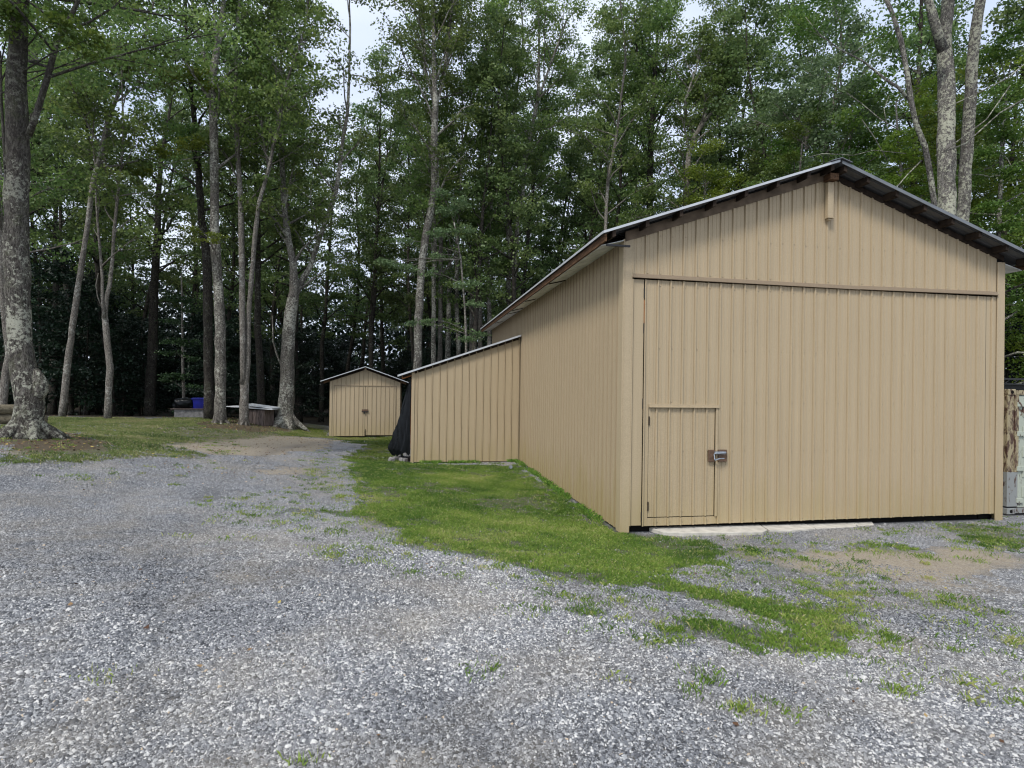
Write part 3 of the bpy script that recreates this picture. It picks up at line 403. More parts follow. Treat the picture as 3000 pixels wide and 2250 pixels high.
Vx = x[:, None]+lx*np.cos(an)[:, None]-ly*np.sin(an)[:, None]; Vy = y[:, None]+lx*np.sin(an)[:, None]+ly*np.cos(an)[:, None]; Vz = z[:, None]+lz+(s*.30)[:, None]
F = (bf[None]+(np.arange(n)*6)[:, None, None]).reshape(-1, 3)
tint = np.clip(rng.random(n)+.30*(VC(x, y, .45)-.5)+.18*(VB(x, y, 1.3)-.5), 0, .975); fz = np.clip((R-7)/5, 0, 1)*.55; tint = tint*(1-fz)+.60*fz; tint = np.where(rng.random(n) < .004, 1., tint)
Ms = Mat('crushed_stone', .75, .4); a = Ms.attr('v')
sc_ = Ms.ramp(a, [(0, (.038, .040, .045)), (.22, (.10, .104, .114)), (.6, (.215, .220, .232)), (.87, (.365, .368, .37)), (.975, (.62, .61, .59)), (.996, (.5, .40, .29))])
sc_ = Ms.mix(Ms.ramp(Ms.noise(Ms.pos(world=True), .8, 5, .65), [(.42, 0.), (.72, .45)]), sc_, (.33, .285, .215))
Ms.col(Ms.mix(.35, sc_, Ms.mix(1., sc_, Ms.ramp(Ms.noise(Ms.pos(world=True), 90, 3), [(.3, .6), (.7, 1.4)]), 'MULTIPLY')))
me = npmesh('gravel', np.stack([Vx, Vy, Vz], -1).reshape(-1, 3), F, False, {'v': np.repeat(tint, 6)})
tag(link('gravel', me, Ms.m), 'loose crushed grey stone spread over the drive', None, None, 'stuff')
print('stones', n)
# ---------------------------------------------------------------- leaf and bark materials
def leafmat(name, stops, trans=.3, rough=.5, brown=False):
    M = Mat(name, rough, .45); a = M.attr('v'); oi = M.n('ShaderNodeObjectInfo').outputs['Random']
    c = M.ramp(a, stops)
    hsv = M.n('ShaderNodeHueSaturation'); M.L(c, hsv.inputs['Color'])
    M.L(M.math('ADD', M.math('MULTIPLY', oi, .03), .485), hsv.inputs['Hue']); M.L(M.math('ADD', M.math('MULTIPLY', oi, .5), .75), hsv.inputs['Value'])
    M.L(hsv.outputs[0], M.b.inputs['Base Color'])
    tr = M.n('ShaderNodeBsdfTranslucent'); M.L(hsv.outputs[0], tr.inputs[0]); ms = M.n('ShaderNodeMixShader'); ms.inputs[0].default_value = trans
    M.L(M.b.outputs[0], ms.inputs[1]); M.L(tr.outputs[0], ms.inputs[2]); M.L(ms.outputs[0], M.out.inputs[0]); return M.m
LEAF = [leafmat('maple_leaves', [(0, (.062, .112, .032)), (.5, (.145, .225, .058)), (1, (.28, .36, .10))], .5),
        leafmat('yellow_green_leaves', [(0, (.10, .16, .02)), (.5, (.19, .27, .035)), (1, (.32, .38, .06))], .45),
        leafmat('fresh_green_leaves', [(0, (.05, .10, .018)), (.5, (.10, .17, .028)), (1, (.19, .25, .045))], .4),
        leafmat('grey_green_leaves', [(0, (.07, .13, .055)), (.5, (.15, .235, .10)), (1, (.27, .37, .17))], .4)]
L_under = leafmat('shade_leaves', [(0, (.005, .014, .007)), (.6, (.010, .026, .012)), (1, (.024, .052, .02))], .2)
LEAF.append(leafmat('dim_green_leaves', [(0, (.015, .04, .015)), (.5, (.03, .075, .022)), (1, (.055, .115, .03))]))
L_bg = leafmat('forest_leaves', [(0, (.055, .10, .034)), (.5, (.13, .20, .062)), (1, (.26, .335, .11))], .45)
M_grass = leafmat('grass_blades', [(0, (.075, .15, .025)), (.4, (.165, .27, .042)), (.75, (.32, .41, .08)), (1, (.52, .47, .22))], .4)
M_lawn = leafmat('lawn_blades', [(0, (.085, .13, .035)), (.4, (.16, .215, .055)), (.75, (.27, .30, .10)), (1, (.42, .36, .20))], .35)
def bark(name, dark, light, lichen, amt, moss=0.):
    M = Mat(name, .9, .15); p = M.pos((1, 1, .30), True); q = M.pos(world=True)
    n1 = M.noise(p, 15, 7, .72, .3); n2 = M.noise(p, 42, 5, .75); n3 = M.noise(q, 3.2, 5, .65, 1.); n4 = M.noise(q, 1.1, 3, .6)
    c = M.ramp(M.math('ADD', M.math('MULTIPLY', n1, .75), M.math('MULTIPLY', n3, .25)), [(.40, dark), (.60, light)])
    c = M.mix(M.ramp(n2, [(.44, .8), (.52, 0.)]), c, tuple(v*.35 for v in dark))
    lc = M.ramp(M.math('ADD', M.noise(q, 11, 6, .78), M.math('MULTIPLY', M.math('SUBTRACT', n4, .5), .5)), [(.60-amt*.12, 0.), (.64-amt*.12, 1.)])
    c = M.mix(M.math('MULTIPLY', lc, .85), c, lichen)
    hi = M.math('MULTIPLY', M.math('SUBTRACT', M.math('ADD', M.sep(q)[2], M.math('MULTIPLY', n4, 3.)), 6.5), .22, True)
    c = M.mix(M.math('MULTIPLY', hi, .6 if name == 'old_bark' else 0.), c, tuple(v*.8 for v in dark))
    if moss: c = M.mix(M.math('MULTIPLY', M.ramp(n3, [(.5, 0.), (.65, 1.)]), moss), c, (.07, .085, .03))
    return M.col(c).bump(M.math('ADD', n1, M.math('MULTIPLY', n2, .7)), 1., .05).m
_BK = [bark('lichen_bark', (.10, .088, .075), (.32, .295, .255), (.52, .51, .43), .55, .2),
        bark('lichen_pale_bark', (.10, .09, .08), (.30, .28, .25), (.50, .50, .38), .75, .1),
        bark('old_bark', (.06, .052, .045), (.23, .212, .185), (.46, .46, .37), .45, .3),
        bark('pale_grey_bark', (.16, .14, .12), (.34, .31, .27), (.46, .45, .40), .3, .1),
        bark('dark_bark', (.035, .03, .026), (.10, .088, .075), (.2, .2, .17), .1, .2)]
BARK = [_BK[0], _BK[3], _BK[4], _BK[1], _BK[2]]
# ---------------------------------------------------------------- foliage generators
def norm(a): return a/np.maximum(np.linalg.norm(a, axis=-1, keepdims=True), 1e-9)
def leaves(C, size, v, up_bias=.8, r=None):
    r = r or rng; n = len(C); size = np.broadcast_to(size, n)
    nn = norm(r.normal(size=(n, 3))+np.array([0, 0, up_bias])); t = norm(np.cross(nn, norm(r.normal(size=(n, 3))))); b = np.cross(nn, t)
    t = t*size[:, None]*.5; b = b*size[:, None]*.31
    V = np.stack([C-t, C+b+t*.15, C+t, C-b+t*.15], 1).reshape(-1, 3)
    return V, np.arange(4*n).reshape(n, 4), np.repeat(v, 4)
def spray_leaves(S, rad, cnt, size, r, flat=.3, up_bias=.8):
    """S (k,3) centres, rad (k,) radii -> leaf cloud in flattened clumps"""
    k = len(S); rad = np.broadcast_to(rad, k); sh = r.random(k)
    C = np.repeat(S, cnt, 0); q = norm(r.normal(size=(k*cnt, 3)))*(r.random((k*cnt, 1))**.45)
    C = C+q*np.repeat(rad, cnt)[:, None]*np.array([1, 1, flat])
    C[:, 2] -= (np.hypot(q[:, 0], q[:, 1])**2)*np.repeat(rad, cnt)*.25
    v = np.clip(np.repeat(sh, cnt)*.6+r.random(k*cnt)*.4, 0, 1)
    return leaves(C, size*r.uniform(.7, 1.3, k*cnt), v, up_bias, r)
def limb(p, az, el, L, r0, r, seg=4, droop=.1):
    P = [np.array(p, float)]; e = el
    for i in range(seg):
        a = az+r.normal()*.18; e = e+r.normal()*.12-droop*(i/seg)
        P.append(P[-1]+L/seg*np.array([math.cos(e)*math.cos(a), math.cos(e)*math.sin(a), math.sin(e)]))
    return P, [r0*(1-.85*i/seg)+.004 for i in range(seg+1)]
def along(P, t):
    f = t*(len(P)-1); i = min(int(f), len(P)-2); u = f-i; return np.array(P[i])*(1-u)+np.array(P[i+1])*u
def grow(mb, stem, rad, f0z, n, L, el, r, S, Rr, spr=.75):
    """limbs on a stem above height f0z; fills S (spray centres) and Rr"""
    zs = [p[2] for p in stem]; z0 = max(f0z, zs[0]); z1 = zs[-1]
    if z1 <= z0: return
    for i in range(n):
        t = (i+r.random())/n; z = z0+(z1-z0)*t
        j = max(1, min(len(zs)-1, int(np.searchsorted(zs, z)))); u = (z-zs[j-1])/max(zs[j]-zs[j-1], 1e-6); u = min(max(u, 0), 1)
        p = np.array(stem[j-1])*(1-u)+np.array(stem[j])*u; rr = rad[j-1]*(1-u)+rad[j]*u
        Li = L*(1-.5*t)*r.uniform(.6, 1.2); az = i*2.4+r.normal()*.5; e = math.radians(el*(.75+.4*t))+r.normal()*.15
        P, R = limb(p, az, e, Li, min(rr*.5, .07), r); mb.tube(P, R, 5, False)
        for q in range(3):
            b = along(P, r.uniform(.35, .9)); P2, R2 = limb(b, az+r.choice([-1, 1])*r.uniform(.4, 1.1), e*.6+r.normal()*.2, Li*r.uniform(.3, .5), min(rr*.2, .022), r, 3); mb.tube(P2, R2, 4, False)
            for w in (.55, 1.): S.append(along(P2, w)+r.normal(size=3)*.15); Rr.append(spr*r.uniform(.6, 1.15))
        for w in (.5, .75, 1.): S.append(along(P, w)+r.normal(size=3)*.2); Rr.append(spr*r.uniform(.7, 1.2))
def leafmesh(name, S, Rr, cnt, size, r, flat=.38, ub=.7):
    V, F, v = spray_leaves(np.array(S), np.array(Rr), cnt, size, r, flat, ub); return npmesh(name, V, F, False, {'v': v})
# ---------------------------------------------------------------- individually traced trees
for ti, (name, label, group, bk, stems, H, f0, nl, L, el, lf, ext, dens, flare) in enumerate(TREES):
    r = np.random.default_rng(100+ti); b = stems[0][0]; gzb = b[2]
    root = empty(name, (b[0], b[1], gzb), label, 'tree', group)
    mb = MB(); S = []; Rr = []
    for k, st in enumerate(stems):
        P = [list(q[:3]) for q in st]; R = [q[3]*((.78 if k == 0 else .62) if ti == 0 else 1) for q in st]
        # finish the stem above the part the photograph shows
        top = gzb+H*(1 if k == 0 else .9)
        if R[-1] > .035 and nl:
            d = norm(np.array(P[-1])-np.array(P[-2])); p = np.array(P[-1]); rr = R[-1]; step = 1.1
            while p[2] < top and rr > .02:
                d = norm(d*.8+np.array([0, 0, .25])+r.normal(size=3)*.07); p = p+d*step; rr = max(rr*.86, .018); P.append(list(p)); R.append(rr)
        # depth wander so that a trunk is not a flat trace
        for i in range(1, len(P)):
            h = max(P[i][2]-gzb, 0); w = .06*h*math.sin(h*.35+ti*1.7+k*2)*(.3 if k else 1)
            dv = norm(np.array(P[i])-CAM); P[i] = list(np.array(P[i])+dv*w)
        if k == 0 and flare:   # roots
            r0 = R[1]
            for a in range(7):
                az = a*2*PI/7+r.uniform(-.3, .3); Lr = r0*(1.15+.7*flare)*r.uniform(.8, 1.2)
                e0 = np.array([b[0], b[1], gzb+r0*1.7]); e1 = e0+np.array([math.cos(az)*r0*.75, math.sin(az)*r0*.75, -r0*.9]); e2 = e0+np.array([math.cos(az)*Lr, math.sin(az)*Lr, -r0*1.62]); e3 = e0+np.array([math.cos(az)*Lr*1.35, math.sin(az)*Lr*1.35, -r0*2.0])
                mb.tube([e0, e1, e2, e3], [r0*.5, r0*.42, r0*.2, r0*.03], 7)
        # resample and roughen the outline
        kk = 14 if R[0] > .3 else 9; Q = []; RQ = []
        for i in range(len(P)-1):
            m_ = max(1, int(np.linalg.norm(np.array(P[i+1])-np.array(P[i]))/(.45 if R[i] > .1 else .9)))
            for q in range(m_):
                u = q/m_; Q.append(np.array(P[i])*(1-u)+np.array(P[i+1])*u+(r.normal(size=3)*R[i]*.05 if q else 0)); RQ.append((R[i]*(1-u)+R[i+1]*u)*(1+r.normal()*.035))
        Q.append(np.array(P[-1])); RQ.append(R[-1]); mb.tube(Q, RQ, kk)
        if ti == 0 and k == 0:   # burl on the right side of the old trunk
            c0 = np.array([b[0], b[1], gzb+1.35])+np.array(r2)*.34
            mb.tube([c0+np.array(r2)*o_+np.array([0, 0, z_]) for z_, o_ in ((-.45, -.16), (-.28, -.09), (-.12, -.05), (.08, -.04), (.22, -.09), (.4, -.16))], [.06, .13, .17, .16, .12, .06], 9)
        if nl: grow(mb, Q, RQ, gzb+f0*(1 if k == 0 else .8), max(4, int(nl if k == 0 else nl*.45)), L, el, r, S, Rr)
    SE = []; RE = []
    for (ex, ey, ez, rx, rz) in ext:
        # a bough from the nearest point of the main stem, then flat sprays around its end
        c0 = np.array([ex, ey, ez]); st = [np.array(q[:3]) for q in stems[0]]; j = int(np.argmin([abs(q[2]-(ez-.4)) for q in st])); s0 = st[j]
        j2 = min(j+1, len(st)-1); t_ = np.clip((ez-.4-st[j][2])/max(st[j2][2]-st[j][2], .01), 0, 1); s0 = st[j]*(1-t_)+st[j2]*t_
        mid = (s0+c0)/2+np.array([0, 0, .1]); mb.tube([s0, mid, c0], [.025, .016, .006], 5, False)
        nn = max(5, int(rx*rz*70))
        for q in range(min(nn, 60)):
            o = norm(r.normal(size=3))*r.random()**.4; SE.append(c0+np.array(r2)*o[0]*rx*.8+np.array([fw.x, fw.y, 0])*o[1]*rx*.7+np.array([0, 0, 1])*(o[2]*rz*.75-abs(o[0])*rz*.2)); RE.append(r.uniform(.22, .42))
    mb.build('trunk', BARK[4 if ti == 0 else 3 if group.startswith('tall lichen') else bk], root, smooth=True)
    if S: link('crown', leafmesh('crown', S, Rr, int((88 if group.startswith('tall lichen') or ti == 0 else 46)*dens), (.10 if group.startswith('tall lichen') or ti == 0 else .15), r), LEAF[lf] if lf != 1 or not SE else LEAF[0], root)
    if SE: link('leaf_sprays' if S else 'crown', leafmesh('leaf_sprays', SE, RE, 34, .10, r, .3, 1.3), LEAF[lf] if name == 'young_tree' or lf else LEAF[2], root)
# ---------------------------------------------------------------- woods behind, each tree with trunk and crown
def proto(kind, seed, lean=0):
    r = np.random.default_rng(seed); mb = MB(); S = []; Rr = []
    if kind == 'tall':
        H = r.uniform(24, 30); P = [np.array([0, 0, -.3])]; d = norm(np.array([r.normal()*.06, r.normal()*.06, 1])); n = int(H/1.2)
        for i in range(n): d = norm(d+r.normal(size=3)*.035+np.array([0, 0, .03])); P.append(P[-1]+d*1.2)
        r0 = r.uniform(.15, .26); R = [r0*(1-.93*i/n)+.01 for i in range(n+1)]; R[0] *= 1.35; mb.tube(P, R, 8)
        grow(mb, P, R, r.uniform(6, 9), 30, 3.5, 45, r, S, Rr, .78)
        return mb.mesh('trunk', True), leafmesh('crown', S, Rr, 34, .20, r)
    H = r.uniform(7, 12); P = [np.array([0, 0, -.3])]; n = int(H/.9)
    for i in range(n): P.append(P[-1]+norm(np.array([r.normal()*.05, r.normal()*.05, 1]))*.9)
    R = [.07*(1-.9*i/n)+.008 for i in range(n+1)]; mb.tube(P, R, 6)
    grow(mb, P, R, .9, 26, 2.6, 8, r, S, Rr, .7)
    return mb.mesh('trunk', True), leafmesh('crown', S, Rr, 40, .16, r, .25, 1.2)
PT = [proto('tall', 500+i) for i in range(7)]; PU = [proto('under', 600+i) for i in range(4)]
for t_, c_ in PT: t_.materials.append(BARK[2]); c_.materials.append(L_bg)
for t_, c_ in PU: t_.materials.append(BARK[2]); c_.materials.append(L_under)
taken = [(t[4][0][0][0], t[4][0][0][1]) for t in TREES]
r = np.random.default_rng(42)
def scatter(n, zmin, zmax, dmin, amin=-.95, amax=.98, tries=20000):
    out = []
    for _ in range(tries):
        if len(out) >= n: break
        D = math.sqrt(r.uniform(zmin**2, zmax**2)); a = yaw+r.uniform(amin, amax)
        x, y = CAM[0]+D*math.sin(a), CAM[1]+D*math.cos(a)
        if -1.5 < x < 9.5 and y < 18.5: continue
        if x <= -1.5 and y < (23.5 if x < -8 else 27.5): continue
        if -9.6 < x < -1 and y < 30 : continue
        if x > 9.5 and y < 7 + (13 if x < 12.5 else 0): continue
        if any((x-q[0])**2+(y-q[1])**2 < dmin**2 for q in out) or any((x-q[0])**2+(y-q[1])**2 < (dmin*.6)**2 for q in taken): continue
        out.append((x, y))
    return out
def plant(protos, pts, name, label, group, smin, smax):
    for i, (x, y) in enumerate(pts):
        t_, c_ = protos[int(r.integers(len(protos)))]; s_ = r.uniform(smin, smax)
        e = empty(name, (x, y, float(terrain(x, y))), label, 'tree', group); e.rotation_euler.z = r.uniform(0, 2*PI); e.scale = (s_, s_, s_*r.uniform(.92, 1.06))
        for nm, me_ in (('trunk', t_), ('crown', c_)):
            o = bpy.data.objects.new(nm, me_); COL.objects.link(o); o.parent = e
tall = scatter(118, 32, 66, 2.7); 
plant(PT, tall, 'forest_tree', 'tall slender tree in the dense dark woods behind the clearing', 'tall trees of the woods behind', .85, 1.08)
under = scatter(105, 35, 64, 2.0)
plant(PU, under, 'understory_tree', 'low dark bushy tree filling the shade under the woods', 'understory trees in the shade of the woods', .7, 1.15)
PB = []
for i in range(4):
    r2_ = np.random.default_rng(700+i); mb = MB(); S = []; Rr = []; Hh = r2_.uniform(15, 19); P = [np.array([0, 0, -.3])]
    for _ in range(int(Hh/1.1)): P.append(P[-1]+norm(np.array([r2_.normal()*.07, r2_.normal()*.07, 1]))*1.1)
    nP = len(P)-1; Rd = [.13*(1-.92*k/nP)+.01 for k in range(nP+1)]; mb.tube(P, Rd, 7); grow(mb, P, Rd, 3.0, 36, 3.4, 22, r2_, S, Rr, .75)
    PB.append((mb.mesh('trunk', True), leafmesh('crown', S, Rr, 48, .14, r2_, .26, 1.3))); PB[-1][0].materials.append(BARK[1]); PB[-1][1].materials.append(LEAF[(2, 1, 2, 0)[i]])
plant(PB, [(18.6, 12.3), (22.5, 7.6), (16.6, 14.8), (23.5, 10.5), (15.5, 17.5), (21.5, 17.0), (12.8, 21.5), (26.5, 6.5), (17.5, 21), (25, 4.2)], 'leafy_tree', 'bright green layered tree behind the right side of the barn', 'bright leafy trees behind the right side of the barn', .85, 1.1)
# far end of the wood: one dense mass nobody could count
r = np.random.default_rng(77); n = 15000
D = r.uniform(72, 90, n); a = yaw+r.uniform(-1.15, 1.15, n); zz = r.random(n)**1.5*16
S = np.stack([CAM[0]+D*np.sin(a), CAM[1]+D*np.cos(a), zz-1], -1)
V, F, v = spray_leaves(S, 1.6, 16, .55, r, .5, .5)
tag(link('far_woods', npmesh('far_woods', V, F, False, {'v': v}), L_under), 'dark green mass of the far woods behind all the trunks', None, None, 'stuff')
# ---------------------------------------------------------------- grass blades
def blades(x, y, h, w, v, name, label, r):
    n = len(x); z = gz(x, y)-.004; az = r.uniform(0, 2*PI, n); lean = r.uniform(.1, .9, n); la = r.uniform(0, 2*PI, n)
    bx, by = np.cos(az)*w*.5, np.sin(az)*w*.5; ox, oy = np.cos(la)*lean*h, np.sin(la)*lean*h
    V = np.stack([np.stack([x-bx, y-by, z], -1), np.stack([x+bx, y+by, z], -1), np.stack([x+bx*.7+ox*.45, y+by*.7+oy*.45, z+h*.62], -1), np.stack([x+ox, y+oy, z+h*(1-lean*.35)], -1)], 1).reshape(-1, 3)
    F = np.arange(4*n).reshape(n, 4)
    tag(link(name, npmesh(name, V, F, False, {'v': np.repeat(v, 4)}), M_lawn if 'lawn' in label else M_grass), label, None, None, 'stuff')
def grass_zone(n, xr, yr, hs, ws, name, label, seed, sub=None):
    r = np.random.default_rng(seed); x = r.uniform(*xr, n); y = r.uniform(*yr, n)
    g = softmask(GRASS, x, y); cl = VA(x, y, 4.2)*.5+VB(x, y, 9)*.5; g = np.where(g > .9, g, np.clip((g-.5)*1.5+(cl-.5)*3+.25, 0, 1)*np.minimum(1, g*1.6))
    if sub is not None: g = g*sub(x, y)
    g = g*(1-.9*mask(LITTER, x, y, .4))*(1-.85*mask(DIRT, x, y, .5))
    bare = (VC(x, y, 1.4)*.45+VA(x, y, 4.7)*.55); g = g*np.clip((bare-.34-.25*(1-g))*7+.45, .15, 1)
    k = (r.random(n) < g) & ~in_barn(x, y); x, y = x[k], y[k]; n = len(x)
    d = np.hypot(x-CAM[0], y-CAM[1])
    v = np.clip((VB(x, y, .55)-.5)*.95+(VC(x, y, 2.4)-.5)*.5+.42+r.normal(size=n)*.14, 0, 1)
    v = np.where(r.random(n) < (.2 if seed == 13 else .09), r.uniform(.8, 1, n), v)
    h = hs*r.uniform(.4, 1.2, n)*(.65+.7*VC(x, y, 1.3)); w = ws*(1+d*.05)*r.uniform(.7, 1.3, n); blades(x, y, h, w, v, name, label, r); print(name, n)
grass_zone(1300000, (-6.5, 6), (-6.5, 9.1), .046, .0042, 'grass', 'short green grass spreading from the barn side into the gravel', 11)
grass_zone(280000, (4, 13), (-8, 2), .042, .0045, 'grass', 'thin weedy grass in front of the barn doors and by the container', 12)
grass_zone(620000, (-22, -6.5), (2, 21), .06, .009, 'grass', 'green lawn under the big old trees on the left', 13)
grass_zone(160000, (-9, -2), (9, 22), .06, .009, 'grass', 'grass strip around the small shed and the lean-to', 14)
r = np.random.default_rng(19); n = 5200; x = np.concatenate([r.uniform(-7, 11, n), r.uniform(-20, -6, 900)]); y = np.concatenate([r.uniform(-7, 9, n), r.uniform(-2, 12, 900)])
w_ = softmask(GRASS, x, y, .3, .5); k = ((w_ > .05) & (w_ < .95) & (r.random(len(x)) < .75)) | (r.random(len(x)) < .005); k &= ~in_barn(x, y); x, y = x[k], y[k]
cnt = r.integers(8, 60, len(x)); rad = r.uniform(.03, .11, len(x)); x = np.repeat(x, cnt)+r.normal(size=cnt.sum())*np.repeat(rad, cnt); y = np.repeat(y, cnt)+r.normal(size=cnt.sum())*np.repeat(rad, cnt)
blades(x, y, .045*r.uniform(.4, 1.5, len(x)), np.full(len(x), .008), np.clip(np.repeat(r.uniform(.1, .9, len(cnt)), cnt)+r.normal(size=len(x))*.1, 0, 1), 'grass', 'small grass tufts scattered over the gravel edge', r)
# taller fringe at the foot of the lean-to and barn side wall
r = np.random.default_rng(15); n = 9000; x = np.concatenate([r.uniform(-3.6, 0, n//2), -.06-np.abs(r.normal(size=n//2))*.06]); y = np.concatenate([9.0-np.abs(r.normal(size=n//2))*.07, r.uniform(0, 9, n//2)])
k = (VA(x, y, 2.2) > .5) & (r.random(n) < .55); x, y = x[k], y[k]; blades(x, y, .1*r.uniform(.4, 1.5, len(x)), np.full(len(x), .008), np.clip(r.normal(.35, .2, len(x)), 0, 1), 'grass', 'taller grass fringe at the foot of the barn side wall', r)
# fallen leaves and twigs
r = np.random.default_rng(16)
def litter(n, xr, yr, size, seed, polys=None, thin=1.):
    r = np.random.default_rng(seed); x = r.uniform(*xr, n); y = r.uniform(*yr, n)
    if polys is not None: k = r.random(n) < mask(polys, x, y, .4); x, y = x[k], y[k]
    k = ~in_barn(x, y); x, y = x[k], y[k]; n = len(x); C = np.stack([x, y, gz(x, y)+.012], -1)
    return leaves(C, size*r.uniform(.5, 1.3, n), r.random(n), 4., r)
M_lit = Mat('dead_leaves', .8, .2); M_lit.col(M_lit.ramp(M_lit.attr('v'), [(0, (.06, .03, .02)), (.5, (.16, .09, .05)), (.85, (.33, .22, .11)), (1, (.5, .4, .1))]))
for k_, (n, xr, yr, sz, sd_, po, lb) in enumerate([(170, (-9, 6), (-7, 6), .05, 21, None, 'few brown fallen leaves lying on the gravel drive'), (14000, (-22, -8), (3, 22), .07, 22, LITTER, 'brown leaf litter around the tree roots'), (5000, (-22, -6), (4, 21), .06, 23, None, 'dead leaves scattered over the lawn')]):
    V, F, v = litter(n, xr, yr, sz, sd_, po); tag(link('fallen_leaves', npmesh('fallen_leaves', V, F, False, {'v': v}), M_lit.m), lb, None, None, 'stuff')
# ================================================================ BARN
SL = .351; XE, XR, XE2 = -.49, 3.785, 8.06; ZE = 4.90
def roofz(x): return ZE+SL*((x-XE) if x < XR else (XE2-x))
RIB = .2286
def profile(s0, s1, phase, minor=True, rib=RIB, hgt=.027, k=1., gd=.007, gw=.005):
    pts = {round(s0, 4): None, round(s1, 4): None}; L = []
    n0 = int(math.floor((s0-phase)/rib))-1; n1 = int(math.ceil((s1-phase)/rib))+1
    for i in range(n0, n1+1):
        c = phase+i*rib; L += [(c-.017*k, 0), (c-.009*k, hgt), (c+.009*k, hgt), (c+.017*k, 0), (c+.017*k+.0005, -gd), (c+.017*k+gw, -gd), (c+.017*k+gw+.0005, 0), (c-.017*k-.0005, -gd), (c-.017*k-gw, -gd), (c-.017*k-gw-.0005, 0)]
        if minor:
            for q in (1/3, 2/3): L += [(c+rib*q-.011, 0), (c+rib*q-.008, .006), (c+rib*q+.008, .006), (c+rib*q+.011, 0)]
    L.sort(); out = []
    def off(s):
        for a, b in zip(L[:-1], L[1:]):
            if a[0] <= s <= b[0]: return a[1]+(b[1]-a[1])*(s-a[0])/max(b[0]-a[0], 1e-9)
        return 0
    out = [(s0, off(s0))]+[q for q in L if s0 < q[0] < s1]+[(s1, off(s1))]; return out
def siding(mb, org, dr, nr, s0, s1, zb, zt, phase, minor=True, screws=(), rib=RIB, hgt=.027, k=1., brk=None, gd=.007, gw=.005):
    pr = profile(s0, s1, phase, minor, rib, hgt, k, gd, gw)
    if brk:
        pr = sorted(pr+[(brk, 0.0)])
    org = np.array(org, float); dr = np.array(dr, float); nr = np.array(nr, float); V = []; F = []
    for s, o in pr:
        p = org+dr*s+nr*o; V.append((p[0], p[1], zb(s) if callable(zb) else zb)); V.append((p[0], p[1], zt(s) if callable(zt) else zt))
    for i in range(len(pr)-1): F.append((2*i, 2*i+2, 2*i+3, 2*i+1))
    mb.add(V, F)
    for zr in screws:      # screw heads beside the ribs
        i = math.ceil((s0+.03-phase)/rib)
        while phase+i*rib < s1-.03:
            s = phase+i*rib+.034; i += 1
            if random.random() < .12: continue
            z = zr+random.uniform(-.008, .008); p = org+dr*s
            for a, b in ((0.011, .010),):
                q = p+nr*.0; e = dr*a; f_ = nr*b
                V = [q-e, q+e, q+e+f_, q-e+f_]; V = [(v[0], v[1], z-.011) for v in V]+[(v[0], v[1], z+.011) for v in V]; mb.hexa(V)
    return mb
random.seed(3)
barn = empty('barn', (3.785, 7.8, 0), 'large tan ribbed metal barn with gable front and one tall door', 'barn')
PH = .373
fx = np.array((1, 0, 0)); NY = (0, -1, 0)
mb = MB(); siding(mb, (0, 0, 0), fx, NY, .13, 7.44, 4.27, lambda s: roofz(s)-.11, PH, True, (4.36, 5.05, 5.6) if 0 else (4.36, 5.0), brk=XR)
mb.build('gable_wall', M_front, barn)
mb = MB(); siding(mb, (0, 0, 0), fx, NY, .13, .355, .1, 4.24, PH, False, ())
mb.build('door_jamb', M_front, barn)
mb = MB(); siding(mb, (0, 0, 0), fx, NY, 7.215, 7.44, .13, 4.24, 7.33, False, ())
mb.build('door_jamb', M_front, barn)
# dark lining behind the sheets keeps the gaps dark
MB().box((.05, .12, -.1), (7.5, .16, 4.9)).box((.02, .10, 0.02), (.30, .13, .13)).box((7.2, .10, .02), (7.5, .13, .15)).build('inner_lining', M_dark, barn)
# side and back walls
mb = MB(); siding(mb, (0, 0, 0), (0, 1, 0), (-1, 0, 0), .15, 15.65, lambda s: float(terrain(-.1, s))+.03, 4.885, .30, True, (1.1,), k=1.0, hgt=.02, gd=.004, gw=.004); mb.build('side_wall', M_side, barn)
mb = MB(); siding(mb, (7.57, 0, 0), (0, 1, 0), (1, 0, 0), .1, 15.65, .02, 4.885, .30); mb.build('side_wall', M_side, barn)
mb = MB(); siding(mb, (0, 15.65, 0), fx, (0, 1, 0), 0, 7.57, 0, lambda s: roofz(s)-.11, .3, brk=XR); mb.build('back_wall', M_front, barn)
def ltrim(x, sx):
    mb = MB(); mb.box((min(x, x+sx*.135), -.024, -.01), (max(x, x+sx*.135), -.004, 4.90)); mb.box((min(x-sx*.03, x-sx*.012), -.024, -.01), (max(x-sx*.03, x-sx*.012), .17, 4.90)); mb.box((min(x-sx*.012, x), -.024, -.01), (max(x-sx*.012, x), -.005, 4.90)); return mb
ltrim(0, 1).build('corner_trim', M_front, barn, bevel=.003); 
MB().box((7.435, -.03, .0), (7.58, -.008, 4.90)).box((7.582, -.03, .0), (7.60, .17, 4.90)).build('corner_trim', M_front, barn, bevel=.003)
